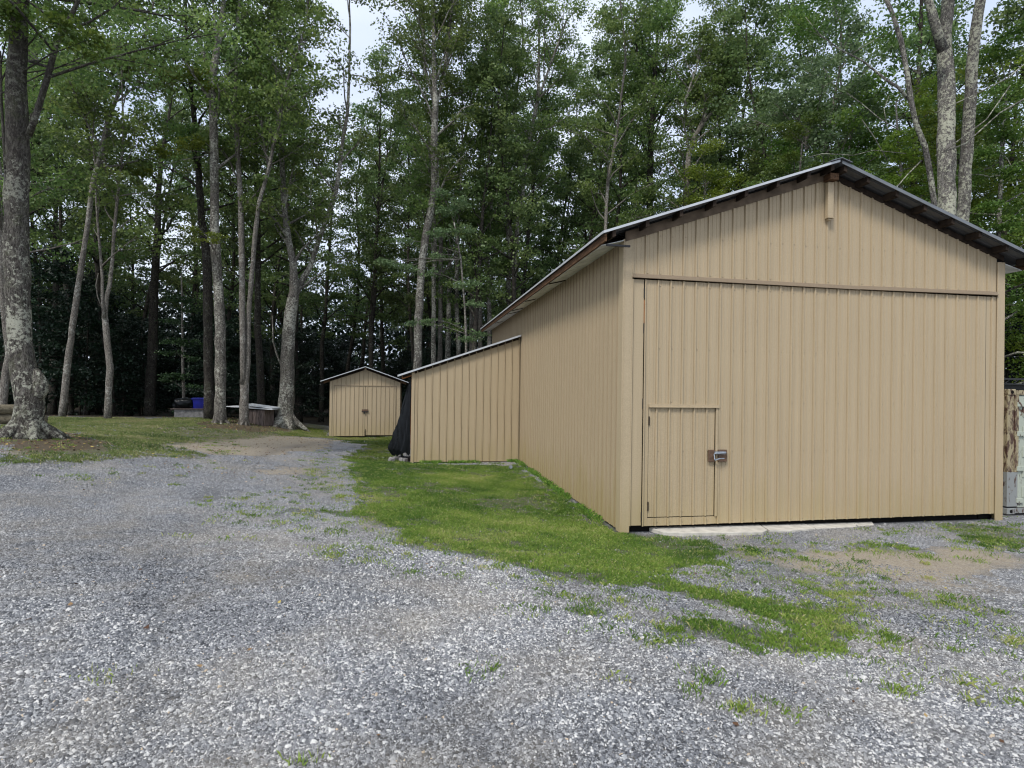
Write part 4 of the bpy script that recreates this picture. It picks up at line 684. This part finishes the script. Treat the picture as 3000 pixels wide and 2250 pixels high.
# tall hinged door, built round the small door opening
DX0, DX1, DZ0, DZ1 = .460, 1.675, .235, 2.095
door = empty('large_door', (3.8, 0, 0)); door.parent = barn; door.location = Vector((3.8, 0, 0))-barn.location
bot = lambda s: .085+.03*(s/7.2)+.012*math.floor(s/1.829+.1)*.3
mb = MB(); S3 = (.30, 1.36, 2.2, 3.1, 4.15)
siding(mb, (0, 0, 0), fx, NY, .361, DX0, bot, 4.24, PH, True)
siding(mb, (0, 0, 0), fx, NY, DX0, 1.735, 2.11, 4.24, PH, True, (2.2, 3.1, 4.15))
siding(mb, (0, 0, 0), fx, NY, DX0, 1.735, bot, DZ0-.012, PH, True, (.16,))
siding(mb, (0, 0, 0), fx, NY, 1.735, 7.207, bot, 4.24, PH, True, (.16, 1.36, 2.2, 3.1, 4.15))
dl = link('door_panel', mb.mesh('door_panel'), M_front); dl.parent = door; dl.location = -Vector((3.8, 0, 0))
def sub(o, par, base):
    o.parent = par; o.location = -Vector(base); return o
for z in (3.42, 2.15, .24, 4.02):
    sub(MB().box((.346, -.014, z-.085), (.372, .02, z+.085)).build('hinge', M_black), door, (3.8, 0, 0))
sub(MB().box((.356, .015, .1), (.372, .05, 3.3)).build('gap_board', M_dark), door, (3.8, 0, 0))
sub(MB().box((.354, -.001, 3.45), (.366, .02, 3.9)).build('gap_board', M_orange), door, (3.8, 0, 0))
# small door
sdoor = empty('small_door', (0, 0, 0)); sdoor.parent = barn; sdoor.location = Vector((1.07, 0, 0))-barn.location; SB = (1.07, 0, 0)
mb = MB(); siding(mb, (0, .006, 0), fx, NY, DX0+.008, DX1-.004, DZ0, DZ1-.01, PH, True, (.33, 1.36)); sub(link('door_panel', mb.mesh('door_panel'), M_front), sdoor, SB)
sub(MB().box((DX0, -.045, 2.088), (1.735, -.001, 2.102)).box((DX0, -.030, 2.1), (1.735, -.002, 2.142)).build('door_head_trim', M_front), sdoor, SB)
sub(MB().box((1.684, -.028, .225), (1.712, -.002, 2.088)).box((1.714, -.02, .225), (1.735, -.003, 2.088)).build('door_side_trim', M_front), sdoor, SB)
for z in (1.86, .42): sub(MB().box((DX0-.004, -.016, z-.075), (DX0+.018, .01, z+.075)).build('hinge', M_wood2), sdoor, SB)
sub(MB().box((1.54, -.05, 1.165), (1.665, -.024, 1.37)).build('lock_plate', M_lock, bevel=.004), sdoor, SB)
sub(MB().box((1.722, -.05, 1.165), (1.885, -.024, 1.372)).build('lock_plate', M_lock, bevel=.004), sdoor, SB)
lt = MB(); lt.tube([(1.63, -.075, 1.31), (1.66, -.085, 1.315), (1.84, -.08, 1.325)], [.012, .022, .02], 8); lt.box((1.64, -.09, 1.30), (1.83, -.052, 1.345))
sub(lt.build('latch', M_steel), sdoor, SB)
lt = MB(); lt.tube([(1.635, -.06, 1.30), (1.635, -.085, 1.21), (1.65, -.09, 1.19)], [.01, .011, .012], 8); lt.tube([(1.65, -.09, 1.205), (1.72, -.10, 1.225), (1.81, -.085, 1.225)], [.012, .012, .009], 8)
sub(lt.build('handle', M_steel), sdoor, SB)
# header drip trim, a little out of level, in two lapped lengths
def bar(x0, z0, x1, z1, y0, y1, h): 
    return [(x0, y0, z0), (x1, y0, z1), (x1, y1, z1), (x0, y1, z0), (x0, y0, z0+h), (x1, y0, z1+h), (x1, y1, z1+h), (x0, y1, z0+h)]
MB().hexa(bar(.14, 4.262, 4.45, 4.245, -.055, -.001, .022)).hexa(bar(.14, 4.285, 4.45, 4.268, -.030, -.001, .045)).hexa(bar(4.44, 4.25, 7.43, 4.268, -.058, -.002, .022)).hexa(bar(4.44, 4.273, 7.43, 4.291, -.033, -.002, .045)).build('header_trim', M_trim, barn)
# post under the ridge
pp = MB(); pp.box((3.735, -.105, 5.50), (3.85, -.03, 6.12)).box((3.73, -.115, 5.475), (3.855, -.03, 5.50)).box((3.76, -.09, 5.44), (3.82, -.03, 5.475)); pp.build('gable_post', M_front, barn, bevel=.004)
MB().box((3.70, -.20, 6.13), (3.87, -.03, 6.24)).build('ridge_beam_end', M_wood, barn)
# roof
roof = empty('roof', (0, 0, 0)); roof.parent = barn; roof.location = Vector((XR, 7.8, 6.4))-barn.location; RB = (XR, 7.8, 6.4)
def slope_sheet(xa, xb, y0, y1, zf, rib=RIB, phase=0, minor=False, k=1., hgt=.024, th=.0):
    pr = profile(y0, y1, phase, minor, rib, hgt, k); mb = MB(); V = []; F = []
    for s, o in pr: V += [(xa, s, zf(xa)+o), (xb, s, zf(xb)+o)]
    n = len(pr)
    for i in range(n-1): F.append((2*i, 2*i+1, 2*i+3, 2*i+2))
    b = len(V); V += [(x_, y_, z_-.006) for x_, y_, z_ in V]
    for i in range(n-1): F += [(b+2*i, b+2*i+2, b+2*i+3, b+2*i+1), (2*i, 2*i+2, b+2*i+2, b+2*i), (2*i+1, b+2*i+1, b+2*i+3, 2*i+3)]
    F += [(0, b, b+1, 1), (2*n-2, 2*n-1, b+2*n-1, b+2*n-2)]
    return mb.add(V, F)
sub(slope_sheet(XE, XR, -.33, 15.95, roofz, phase=-.31, k=1.5).build('roof_sheet', M_roof), roof, RB)
sub(slope_sheet(XR+.001, XE2, -.33, 15.95, roofz, phase=-.31, k=1.5).build('roof_sheet', M_roof), roof, RB)
def rake(xa, xb, y0, y1, dz0, dz1, mat, nm, zf=None, par=None, base=None):
    zf = zf or roofz; q = MB().hexa([(xa, y0, zf(xa)+dz0), (xb, y0, zf(xb)+dz0), (xb, y1, zf(xb)+dz0), (xa, y1, zf(xa)+dz0), (xa, y0, zf(xa)+dz1), (xb, y0, zf(xb)+dz1), (xb, y1, zf(xb)+dz1), (xa, y1, zf(xa)+dz1)])
    return sub(q.build(nm, mat), par or roof, base or RB)
rake(XE, XR-.01, -.345, -.332, -.012, .028, M_edge, 'rake_edge'); 
M_roofd = simple('grey_roof_edge', (.20, .21, .22), .45, .5, .5, var=.15, scale=5)
rake(XR+.03, XE2, -.345, -.332, -.03, .028, M_roofd, 'rake_edge')
for q in (0.0, .05, .1): rake(XR+.03, XE2, -.331+q*.7, -.325+q*.7, -.028, -.007, M_roofd, 'sheet_rib')
rc = MB()
for sgn in (-1, 1):
    x0_, x1_ = XR, XR+sgn*.2
    rc.hexa([(x0_, -.38, 6.44), (x1_, -.38, 6.375), (x1_, 16, 6.375), (x0_, 16, 6.44), (x0_, -.38, 6.452), (x1_, -.38, 6.387), (x1_, 16, 6.387), (x0_, 16, 6.452)])
sub(rc.build('ridge_cap', M_roofd), roof, RB)
# rake boards on the wall and purlin ends
rake(.0, XR-.02, -.028, -.001, -.215, -.05, M_board, 'rake_board'); rake(XR+.02, 7.57, -.028, -.001, -.15, -.05, M_wood2, 'rake_board')
xs = [-.30, .27, .86, 1.45, 2.03, 2.62, 3.2, 3.66]
for x_ in xs+[2*XR-q for q in xs]:
    for_ = MB(); z_ = roofz(x_); sg = SL if x_ < XR else -SL; w = .03
    for_.hexa([(x_-w, -.31, z_-.115-sg*w), (x_+w, -.31, z_-.115+sg*w), (x_+w, -.03, z_-.115+sg*w), (x_-w, -.03, z_-.115-sg*w), (x_-w, -.31, z_-.012-sg*w), (x_+w, -.31, z_-.012+sg*w), (x_+w, -.03, z_-.012+sg*w), (x_-w, -.03, z_-.012-sg*w)])
    sub(for_.build('purlin_end', M_wood2), roof, RB)
# eave: brown fascia board, pale soffit with slots where rafters show
def eave(xo, sg):
    sub(MB().box((min(xo, xo+sg*.035), -.30, 4.772), (max(xo, xo+sg*.035), 15.9, 4.885)).build('fascia_board', M_wood), roof, RB)
    q = MB(); xa, xb = xo+sg*.04, xo+sg*.44
    q.hexa([(xa, -.02, 4.765), (xb, -.02, 4.872), (xb, 15.7, 4.872), (xa, 15.7, 4.765), (xa, -.02, 4.777), (xb, -.02, 4.886), (xb, 15.7, 4.886), (xa, 15.7, 4.777)])
    sub(q.build('soffit', M_soffit), roof, RB)
    for y_ in (3.6, 6.4, 8.4, 9.3, 12.1):
        w = random.uniform(.05, .13); q = MB(); L_ = random.uniform(.6, 1)
        q.hexa([(xa, y_-w*.4, 4.752), (xa+sg*.4*L_, y_, 4.752+.105*L_), (xa+sg*.4*L_, y_+w, 4.752+.105*L_), (xa, y_+w*.7, 4.752), (xa, y_-w*.4, 4.78), (xa+sg*.4*L_, y_, 4.78+.105*L_), (xa+sg*.4*L_, y_+w, 4.78+.105*L_), (xa, y_+w*.7, 4.78)])
        if y_ > 2: sub(q.build('rafter_tail', M_wood2), roof, RB)
eave(-.455, 1); eave(8.03, -1)
sub(MB().box((XE-.010, -.33, 4.885), (XE-.002, 15.94, 4.925)).build('eave_edge', M_edge), roof, RB)
sub(MB().box((-.42, -.30, 4.70), (-.02, -.262, 4.73)).build('eave_return', M_black), roof, RB)
# lean-to on the left wall
lean = empty('lean_to', (0, 0, 0)); lean.parent = barn; lean.location = Vector((-1.7, 9.03, 0))-barn.location; LB = (-1.7, 9.03, 0)
YL = 9.03; lz = lambda x: 2.80+.352*(x+3.42)
mb = MB(); siding(mb, (0, YL, 0), fx, NY, -3.42, -.03, .02, lambda s: lz(s)-.0, -3.27, False, (1.1, 2.0), hgt=.022, k=.9, gd=.008, gw=.006); sub(mb.build('front_wall', M_front), lean, LB)
sub(MB().box((-3.45, YL-.03, -.01), (-3.36, YL-.012, 2.80)).build('corner_trim', M_front), lean, LB)
sub(MB().box((-3.40, YL+.12, -.1), (0, YL+.15, 2.7)).box((-3.0, 15.5, 0), (0, 15.55, 2.8)).build('inner_lining', M_dark), lean, LB)
sub(slope_sheet(-3.88, -.03, YL-.13, 15.7, lambda x: lz(x)+.045, phase=YL-.1).build('roof_sheet', M_roof), lean, LB)
rake(-3.88, -.03, YL-.145, YL-.132, .022, .078, M_edge, 'roof_edge', lz, lean, LB)
rake(-3.72, -.03, YL-.02, YL+.02, -.06, .035, M_wood2, 'rafter', lz, lean, LB)
rake(-3.75, -3.38, YL+.03, YL+.075, -.10, .03, M_orange, 'rafter', lz, lean, LB)
for y_ in (9.2, 11.3, 13.4, 15.4): sub(MB().box((-3.44, y_-.045, -.05), (-3.35, y_+.045, 2.78)).build('post', M_orange), lean, LB)
# concrete threshold slabs
for k_, (pts, zt) in enumerate([([(.55, .12), (.60, -.02), (.66, -.20), (.95, -.30), (1.4, -.33), (1.9, -.37), (2.35, -.40), (2.52, -.26), (2.62, .12)], .030), ([(2.64, .12), (2.56, -.27), (2.9, -.33), (3.45, -.25), (3.52, .12)], .024), ([(3.54, .12), (3.48, -.23), (4.1, -.20), (4.75, -.10), (4.9, .12)], .018)]):
    n = len(pts); q = MB().add([(x_, y_, zt-.12) for x_, y_ in pts]+[(x_, y_, zt) for x_, y_ in pts], [tuple(range(n-1, -1, -1)), tuple(range(n, 2*n))]+[(i, (i+1) % n, n+(i+1) % n, n+i) for i in range(n)])
    tag(q.build('concrete_slab', M_conc, bevel=.006), ['longest pale concrete slab under the left half of the barn door', 'middle cracked concrete slab at the barn threshold', 'thin right end concrete slab fading into gravel at the barn threshold'][k_], 'slab', 'threshold slabs in front of the barn door')
# small bits of metal at the lean-to corner
q = MB(); q.tube([(-.57, 7.5, .01), (-.575, 7.42, .06), (-.58, 7.33, .075)], [.055, .055, .052], 12); cup = q.build('drain_pipe_end', M_steel, smooth=False); tag(cup, 'short grey drain pipe end sticking out of the grass by the lean-to', 'pipe')
# ================================================================ SHED
sx0, sx1, sy, sb = -7.30, -3.97, 20.0, -.14; sxm = (sx0+sx1)/2; sl2 = .355
sr = lambda x: 3.26-sl2*abs(x-sxm)
shed = empty('shed', (sxm, sy, sb), 'small tan gabled shed with double doors at the end of the drive', 'shed'); SHB = (sxm, sy, sb)
def sp(o): o.parent = shed; o.location = -Vector(SHB); return o
mb = MB(); siding(mb, (0, sy, 0), fx, NY, sx0, sx1, 2.36, lambda s: sr(s)-.06, sx0+.1, False, (), rib=.21, hgt=.02, k=.8, brk=sxm); siding(mb, (0, sy, 0), fx, NY, sx0, sx0+.19, sb, 2.36, sx0+.5, False); siding(mb, (0, sy, 0), fx, NY, sx1-.19, sx1, sb, 2.36, sx1+.5, False)
sp(mb.build('front_wall', M_front))
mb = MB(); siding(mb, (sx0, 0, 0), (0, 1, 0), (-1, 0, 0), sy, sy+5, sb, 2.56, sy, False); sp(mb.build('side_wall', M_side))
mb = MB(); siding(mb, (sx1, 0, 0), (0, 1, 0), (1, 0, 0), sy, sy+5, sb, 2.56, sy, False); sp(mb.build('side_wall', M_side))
mb = MB(); siding(mb, (0, sy+5, 0), fx, (0, 1, 0), sx0, sx1, sb, lambda s: sr(s)-.06, sx0, False, brk=sxm); sp(mb.build('back_wall', M_front))
sp(MB().box((sx0+.05, sy+.1, sb), (sx1-.05, sy+.14, 2.5)).build('inner_lining', M_dark))
for a_, b_, zb in ((sx0+.20, sxm-.01, sb+.02), (sxm+.005, sx1-.205, sb+.06)):
    mb = MB(); siding(mb, (0, sy-.004, 0), fx, NY, a_, b_, zb, 2.32, a_+.1, False, (), rib=.21, hgt=.02, k=.8); d_ = sp(mb.build('door', M_front))
    hd = MB().box((a_ if a_ > sxm-.5 else b_-.14, sy-.045, 1.08), (a_+.14 if a_ > sxm-.5 else b_, sy-.025, 1.19)).build('hasp', M_lock); hd.parent = d_
sp(MB().box((sxm-.16, sy-.07, 1.06), (sxm+.16, sy-.048, 1.095)).box((sxm-.05, sy-.08, .98), (sxm+.01, sy-.045, 1.06)).build('door_bolt', M_black))
sp(MB().box((sxm-.005, sy-.04, sb+.02), (sxm+.03, sy-.02, .22)).build('foot_bolt', M_wood2))
sp(MB().box((sx0+.17, sy-.03, 2.325), (sx1-.17, sy-.004, 2.36)).build('door_head', M_trim))
sp(MB().box((sx0-.012, sy-.03, sb), (sx0+.10, sy-.01, 2.60)).build('corner_trim', M_front)); sp(MB().box((sx1-.10, sy-.03, sb), (sx1+.012, sy-.01, 2.60)).build('corner_trim', M_front))
sroof = empty('roof'); sroof.parent = shed; sroof.location = (0, 0, 3.4); SRB = (sxm, sy, 3.4+sb)
for xa, xb in ((sx0-.42, sxm), (sxm+.001, sx1+.42)):
    sub(slope_sheet(xa, xb, sy-.32, sy+5.2, sr, phase=sy).build('roof_sheet', M_roof), sroof, SRB)
    rake(xa, xb-.002, sy-.335, sy-.322, -.006, .03, M_edge, 'rake_edge', sr, sroof, SRB)
    rake(xa+.03, xb-.05, sy-.03, sy-.002, -.13, -.02, M_wood2, 'rake_board', sr, sroof, SRB)
for x_, s_ in ((sx0, -1), (sx1, 1)):
    xa, xb = sorted((x_, x_+s_*.30)); rake(xa, xb, sy-.06, sy-.02, -.14, -.015, M_wood, 'rafter_tail', sr, sroof, SRB)
sub(MB().box((sxm-.03, sy-.3, 3.10), (sxm+.03, sy-.25, 3.25)).build('ridge_end', M_board), sroof, SRB)
# ================================================================ CONTAINER
def rusty(name, base, amt):
    M = Mat(name, .6, .4); p = M.pos((1.5, 1.5, .5), True); n = M.noise(p, 7, 6, .7, .6); c = M.mix(M.ramp(n, [(.62-amt*.45, 0.), (.68-amt*.4, 1.)]), base, M.ramp(M.noise(p, 20, 4), [(.3, (.045, .026, .019)), (.7, (.115, .058, .036))]))
    return M.col(c).bump(n, .3, .01).m
M_cw = rusty('container_cream', (.42, .45, .37), .12); M_cr = rusty('container_rust', (.36, .30, .18), .36); M_cg = rusty('container_grey_patch', (.27, .28, .27), .15)
cx, cy, cz = 8.09, .3, 0.0
cont = empty('shipping_container', (cx, cy, cz), 'cream shipping container with rusted corner post right of the barn', 'container'); CB = (cx, cy, cz)
def cp(o): return sub(o, cont, CB)
cp(MB().box((cx, cy, .86), (cx+.16, cy+.16, 2.38)).box((cx+.17, cy-.01, .86), (cx+.26, cy+.1, 2.38)).build('corner_post', M_cr, bevel=.006))
cp(MB().box((cx+.002, cy-.004, .18), (cx+.25, cy+.14, .86)).build('post_patch', M_cg, bevel=.005))
def casting(x, z):
    q = MB(); q.box((x, cy-.015, z), (x+.178, cy+.16, z+.118)); o = cp(q.build('corner_casting', M_cr if z > 1 else M_cg, bevel=.008))
    h_ = MB(); h_.tube([(x+.09, cy-.0165, z+.06), (x+.09, cy-.010, z+.06)], [.035, .035], 14); h_ = h_.build('casting_hole', M_dark); h_.parent = o
casting(cx, 2.38); casting(cx, .03); casting(cx+2.26, 2.38); casting(cx+2.26, .03)
cp(MB().box((cx+.178, cy, 2.39), (cx+2.26, cy+.12, 2.48)).box((cx, cy+.161, 2.42), (cx+.09, 6.3, 2.49)).box((cx+2.35, cy+.161, 2.42), (cx+2.43, 6.3, 2.49)).build('top_rail', M_cr))
cp(MB().box((cx+.178, cy, .05), (cx+2.26, cy+.12, .15)).box((cx+.01, cy+.161, .05), (cx+.09, 6.3, .17)).build('bottom_rail', M_cg))
mb = MB(); siding(mb, (cx+.03, 0, 0), (0, 1, 0), (-1, 0, 0), cy+.16, 6.3, .17, 2.42, cy+.4, False, rib=.28, hgt=.036, k=2.6); cp(mb.build('side_wall', M_cw))
cp(MB().box((cx+2.36, cy+.16, .17), (cx+2.42, 6.3, 2.42)).box((cx+.03, 6.3, .1), (cx+2.42, 6.34, 2.45)).build('back_wall', M_cw))
cp(MB().box((cx+.03, cy+.1, 2.46), (cx+2.42, 6.3, 2.475)).build('roof_panel', M_cw))
for xa, xb in ((cx+.275, cx+1.21), (cx+1.225, cx+2.16)):
    q = MB(); q.box((xa, cy+.02, .16), (xb, cy+.06, 2.375))
    for z in (.35, .75, 1.15, 1.55, 1.95): q.box((xa+.10, cy+.005, z), (xb-.06, cy+.021, z+.22))
    d_ = cp(q.build('door', M_cw, bevel=.006))
    for z in (.30, .93, 1.62, 2.2):
        h_ = MB().box((xa-.06, cy-.02, z-.045), (xa+.10, cy+.004, z+.045)).build('hinge', M_cw, bevel=.004); h_.parent = d_
    for x_ in (xa+.3, xa+.7): h_ = MB().tube([(x_, cy-.03, .2), (x_, cy-.03, 2.35)], [.018, .018], 8).build('lock_rod', M_steel); h_.parent = d_
q = MB(); q.box((8.0, 1.2, 2.50), (10.6, 1.32, 2.60)).box((8.0, 1.9, 2.50), (10.6, 2.0, 2.60)).box((7.95, 1.0, 2.60), (10.6, 2.1, 2.63)).box((7.95, .98, 2.70), (10.6, 1.02, 2.74))
for i in range(12): q.tube([(8.0+i*.22, 1.0, 2.63), (8.11+i*.22, 1.0, 2.71)], [.012, .012], 6)
tag(q.build('steel_rack', M_black), 'black steel rack lying flat on top of the cream container', 'rack')
# ================================================================ black tarp at the open side of the lean-to
nu, nv = 90, 46; V = []; r = np.random.default_rng(5)
for j in range(nv+1):
    t = j/nv; z = 2.62-(2.62-.22)*t; out_ = .03+.52*t; 
    if t > .93: out_ -= (t-.93)*1.2
    for i in range(nu+1):
        u = i/nu; a = -PI*.5+PI*u     # half cone: from the front post round to the wall side at the back
        fold = 1.6*(.10*math.sin(u*19+t*2.1)+.06*math.sin(u*43-t*5+1.3)+.03*math.sin(u*71+9*t))*min(1, t*1.6+.1)
        tri = lambda q_: abs((q_ % 1)-.5)*4-1; fold = .13*tri(u*3.1+.25*t+.2)+.08*tri(u*7.3-t*.9)*(.4+t)+.035*tri(u*15+2*t+.3*math.sin(t*9)); rad = out_*(1+fold*1.7); crum = .05*math.sin(u*57+2)*(t > .86)*(t-.86)*7
        V.append((-3.47-math.cos(a)*rad, 9.72+math.sin(a)*(.50+.1*t)*(1+fold*.15)+0, z+crum+.04*math.sin(u*23)*t))
Fc = [(j*(nu+1)+i, j*(nu+1)+i+1, (j+1)*(nu+1)+i+1, (j+1)*(nu+1)+i) for j in range(nv) for i in range(nu)]
me = bpy.data.meshes.new('tarp'); me.from_pydata(V, [], Fc); tp = link('tarp', me, M_tarp); sm = tp.modifiers.new('t', 'SOLIDIFY'); sm.thickness = .01
tag(tp, 'black plastic tarp hanging in folds from the open side of the lean-to', 'tarp')
q = MB(); r = np.random.default_rng(8)
for i in range(9): 
    x_, y_ = -3.62-r.random()*.45, 9.05+r.random()*1.2; q.box((x_-.09, y_-.08, -.02), (x_+.09, y_+.08, .09+.05*r.random()), rz=r.uniform(0, 2))
tag(q.build('stone_rubble', M_block, bevel=.02), 'grey rubble on the ground under the black tarp', 'rubble')
# ================================================================ things under the trees on the left
def T(x, y): return float(terrain(x, y))
# plank table behind the double trunk
txx, tyy = -10.75, 20.3; tz = T(txx, tyy)
tb = empty('plank_table', (txx, tyy, tz), 'low weathered plank table topped with white sheets behind the double trunk', 'table'); TB = (txx, tyy, tz)
q = MB(); ang = .5
pts = [(-.72, .0), (-.55, -.42), (.5, -.58), (.78, .05), (.6, .55), (-.5, .55)]
for a_, b_ in zip(pts, pts[1:]+pts[:1]):
    n_ = max(2, int(math.hypot(b_[0]-a_[0], b_[1]-a_[1])/.17))
    for k_ in range(n_):
        u0, u1 = k_/n_+.01, (k_+1)/n_-.01; p0 = (a_[0]+(b_[0]-a_[0])*u0, a_[1]+(b_[1]-a_[1])*u0); p1 = (a_[0]+(b_[0]-a_[0])*u1, a_[1]+(b_[1]-a_[1])*u1)
        l_ = math.hypot(p1[0]-p0[0], p1[1]-p0[1]); nx_, ny_ = (p1[1]-p0[1])/l_*.03, -(p1[0]-p0[0])/l_*.03; h_ = .66+random.uniform(-.02, .02)
        q.hexa([(txx+p0[0], tyy+p0[1], tz-.1), (txx+p1[0], tyy+p1[1], tz-.1), (txx+p1[0]+nx_, tyy+p1[1]+ny_, tz-.1), (txx+p0[0]+nx_, tyy+p0[1]+ny_, tz-.1), (txx+p0[0], tyy+p0[1], tz+h_), (txx+p1[0], tyy+p1[1], tz+h_), (txx+p1[0]+nx_, tyy+p1[1]+ny_, tz+h_), (txx+p0[0]+nx_, tyy+p0[1]+ny_, tz+h_)])
sub(q.build('plank_sides', M_plank), tb, TB)
def sheet(x0, x1, y0, y1, za, zb, th, rz):
    c, s_ = math.cos(rz), math.sin(rz); V = []
    for dz in (0, th):
        for (x_, y_, z_) in ((x0, y0, za), (x1, y0, zb), (x1, y1, zb-.01), (x0, y1, za-.01)): V.append((txx+x_*c-y_*s_, tyy+x_*s_+y_*c, tz+z_+dz))
    return MB().hexa(V)
sub(sheet(-1.15, 1.0, -.65, .6, .80, .68, .03, -.12).build('table_top', M_white), tb, TB); sub(sheet(-.5, 1.0, -.5, .75, .90, .73, .03, -.22).build('table_top', M_white), tb, TB)
# block bench with covered things and blue bin
bx, by = -13.95, 21.3; bz = T(bx, by)+.05
tag(MB().box((bx-.68, by-.35, bz-.4), (bx+.62, by+.35, bz+.36), rz=.12).build('block_bench', M_block, bevel=.02), 'low grey block bench in the shade under the blue bin', 'bench')
tag(MB().box((bx-.82, by-.42, bz+.362), (bx+.75, by+.42, bz+.40), rz=.12).build('bench_board', M_plank), 'grey board laid across the low block bench', 'board')
def lump(name, c0, s3, mat, label, cat, seed, sq=1.0):
    bm = bmesh.new(); bmesh.ops.create_icosphere(bm, subdivisions=4, radius=1); rr = VN(seed)
    for v in bm.verts:
        p = v.co.copy(); 
        for i in range(3): p[i] = math.copysign(abs(p[i])**sq, p[i])
        nn_ = float(rr(p.x*2+p.z, p.y*2-p.z, 1.5))-.5; p *= 1+.22*nn_; v.co = (p.x*s3[0]+c0[0], p.y*s3[1]+c0[1], max(p.z*s3[2]+c0[2], c0[2]-s3[2]*.9))
    me_ = bpy.data.meshes.new(name); bm.to_mesh(me_); bm.free(); me_.polygons.foreach_set('use_smooth', [True]*len(me_.polygons)); return tag(link(name, me_, mat), label, cat)
lump('covered_pile', (bx-.32, by, bz+.64), (.48, .38, .27), M_tarp, 'dark tarp covered lump on the bench, left of the blue bin', 'pile', 31, .7)
def bin_(x, y, z):
    q = MB(); pr = [(.0, .30), (.04, .31), (.42, .35), (.44, .385), (.48, .385), (.49, .36), (.52, .30)]
    n = 20
    for i in range(len(pr)-1):
        pass
    V = []; F = []
    for zz, rr in pr:
        for k in range(n): 
            a = 2*PI*k/n; cs, sn = math.cos(a), math.sin(a); e = (abs(cs)**4+abs(sn)**4)**(-.25); V.append((x+cs*rr*e, y+sn*rr*e*.8, z+zz))
    for i in range(len(pr)-1): F += [(i*n+k, i*n+(k+1) % n, (i+1)*n+(k+1) % n, (i+1)*n+k) for k in range(n)]
    F += [tuple(range(n)), tuple(range((len(pr)-1)*n, len(pr)*n))]
    return MB().add(V, F)
tag(bin_(bx+.38, by, bz+.402).build('blue_bin', M_blue, smooth=False), 'dark blue lidded plastic bin standing on the bench in shade', 'bin')
# bucket by the mossy trunk
ux, uy = -9.93, 21.3; uz = T(ux, uy)
bk = empty('bucket', (ux, uy, uz), 'small white bucket at the foot of the stout mossy trunk', 'bucket')
sub(MB().tube([(ux, uy, uz), (ux, uy, uz+.27), (ux, uy, uz+.30), (ux, uy, uz+.31)], [.105, .125, .14, .14], 16).build('bucket_body', M_bucket), bk, (ux, uy, uz))
sub(MB().tube([(ux+math.cos(a_)*.135, uy-.02, uz+.29+math.sin(a_)*.12) for a_ in np.linspace(0, PI, 9)], [.006]*9, 6).build('handle', M_steel), bk, (ux, uy, uz))
# two timbers behind the old tree
x0_, y0_, x1_, y1_ = -19.5, 9.6, -15.75, 13.1; z0_, z1_ = T(x0_, y0_), T(x1_, y1_)
for k_, (dz, rr, lb, ex) in enumerate([(.17, .19, 'lower weathered timber lying behind the massive gnarled tree', 0), (.51, .17, 'upper weathered timber stacked behind the massive gnarled tree', .12)]):
    P = [(x0_+(x1_-x0_)*u, y0_+(y1_-y0_)*u, z0_+(z1_-z0_)*u+dz+.01*math.sin(u*9)) for u in np.linspace(0, 1-ex*.1, 12)]
    tag(MB().tube(P, [rr*(1+.05*math.sin(i*2.1)) for i in range(12)], 10).build('timber', M_log, smooth=True), lb, 'timber', 'stacked timbers behind the old tree')
print('objects', len(bpy.data.objects))
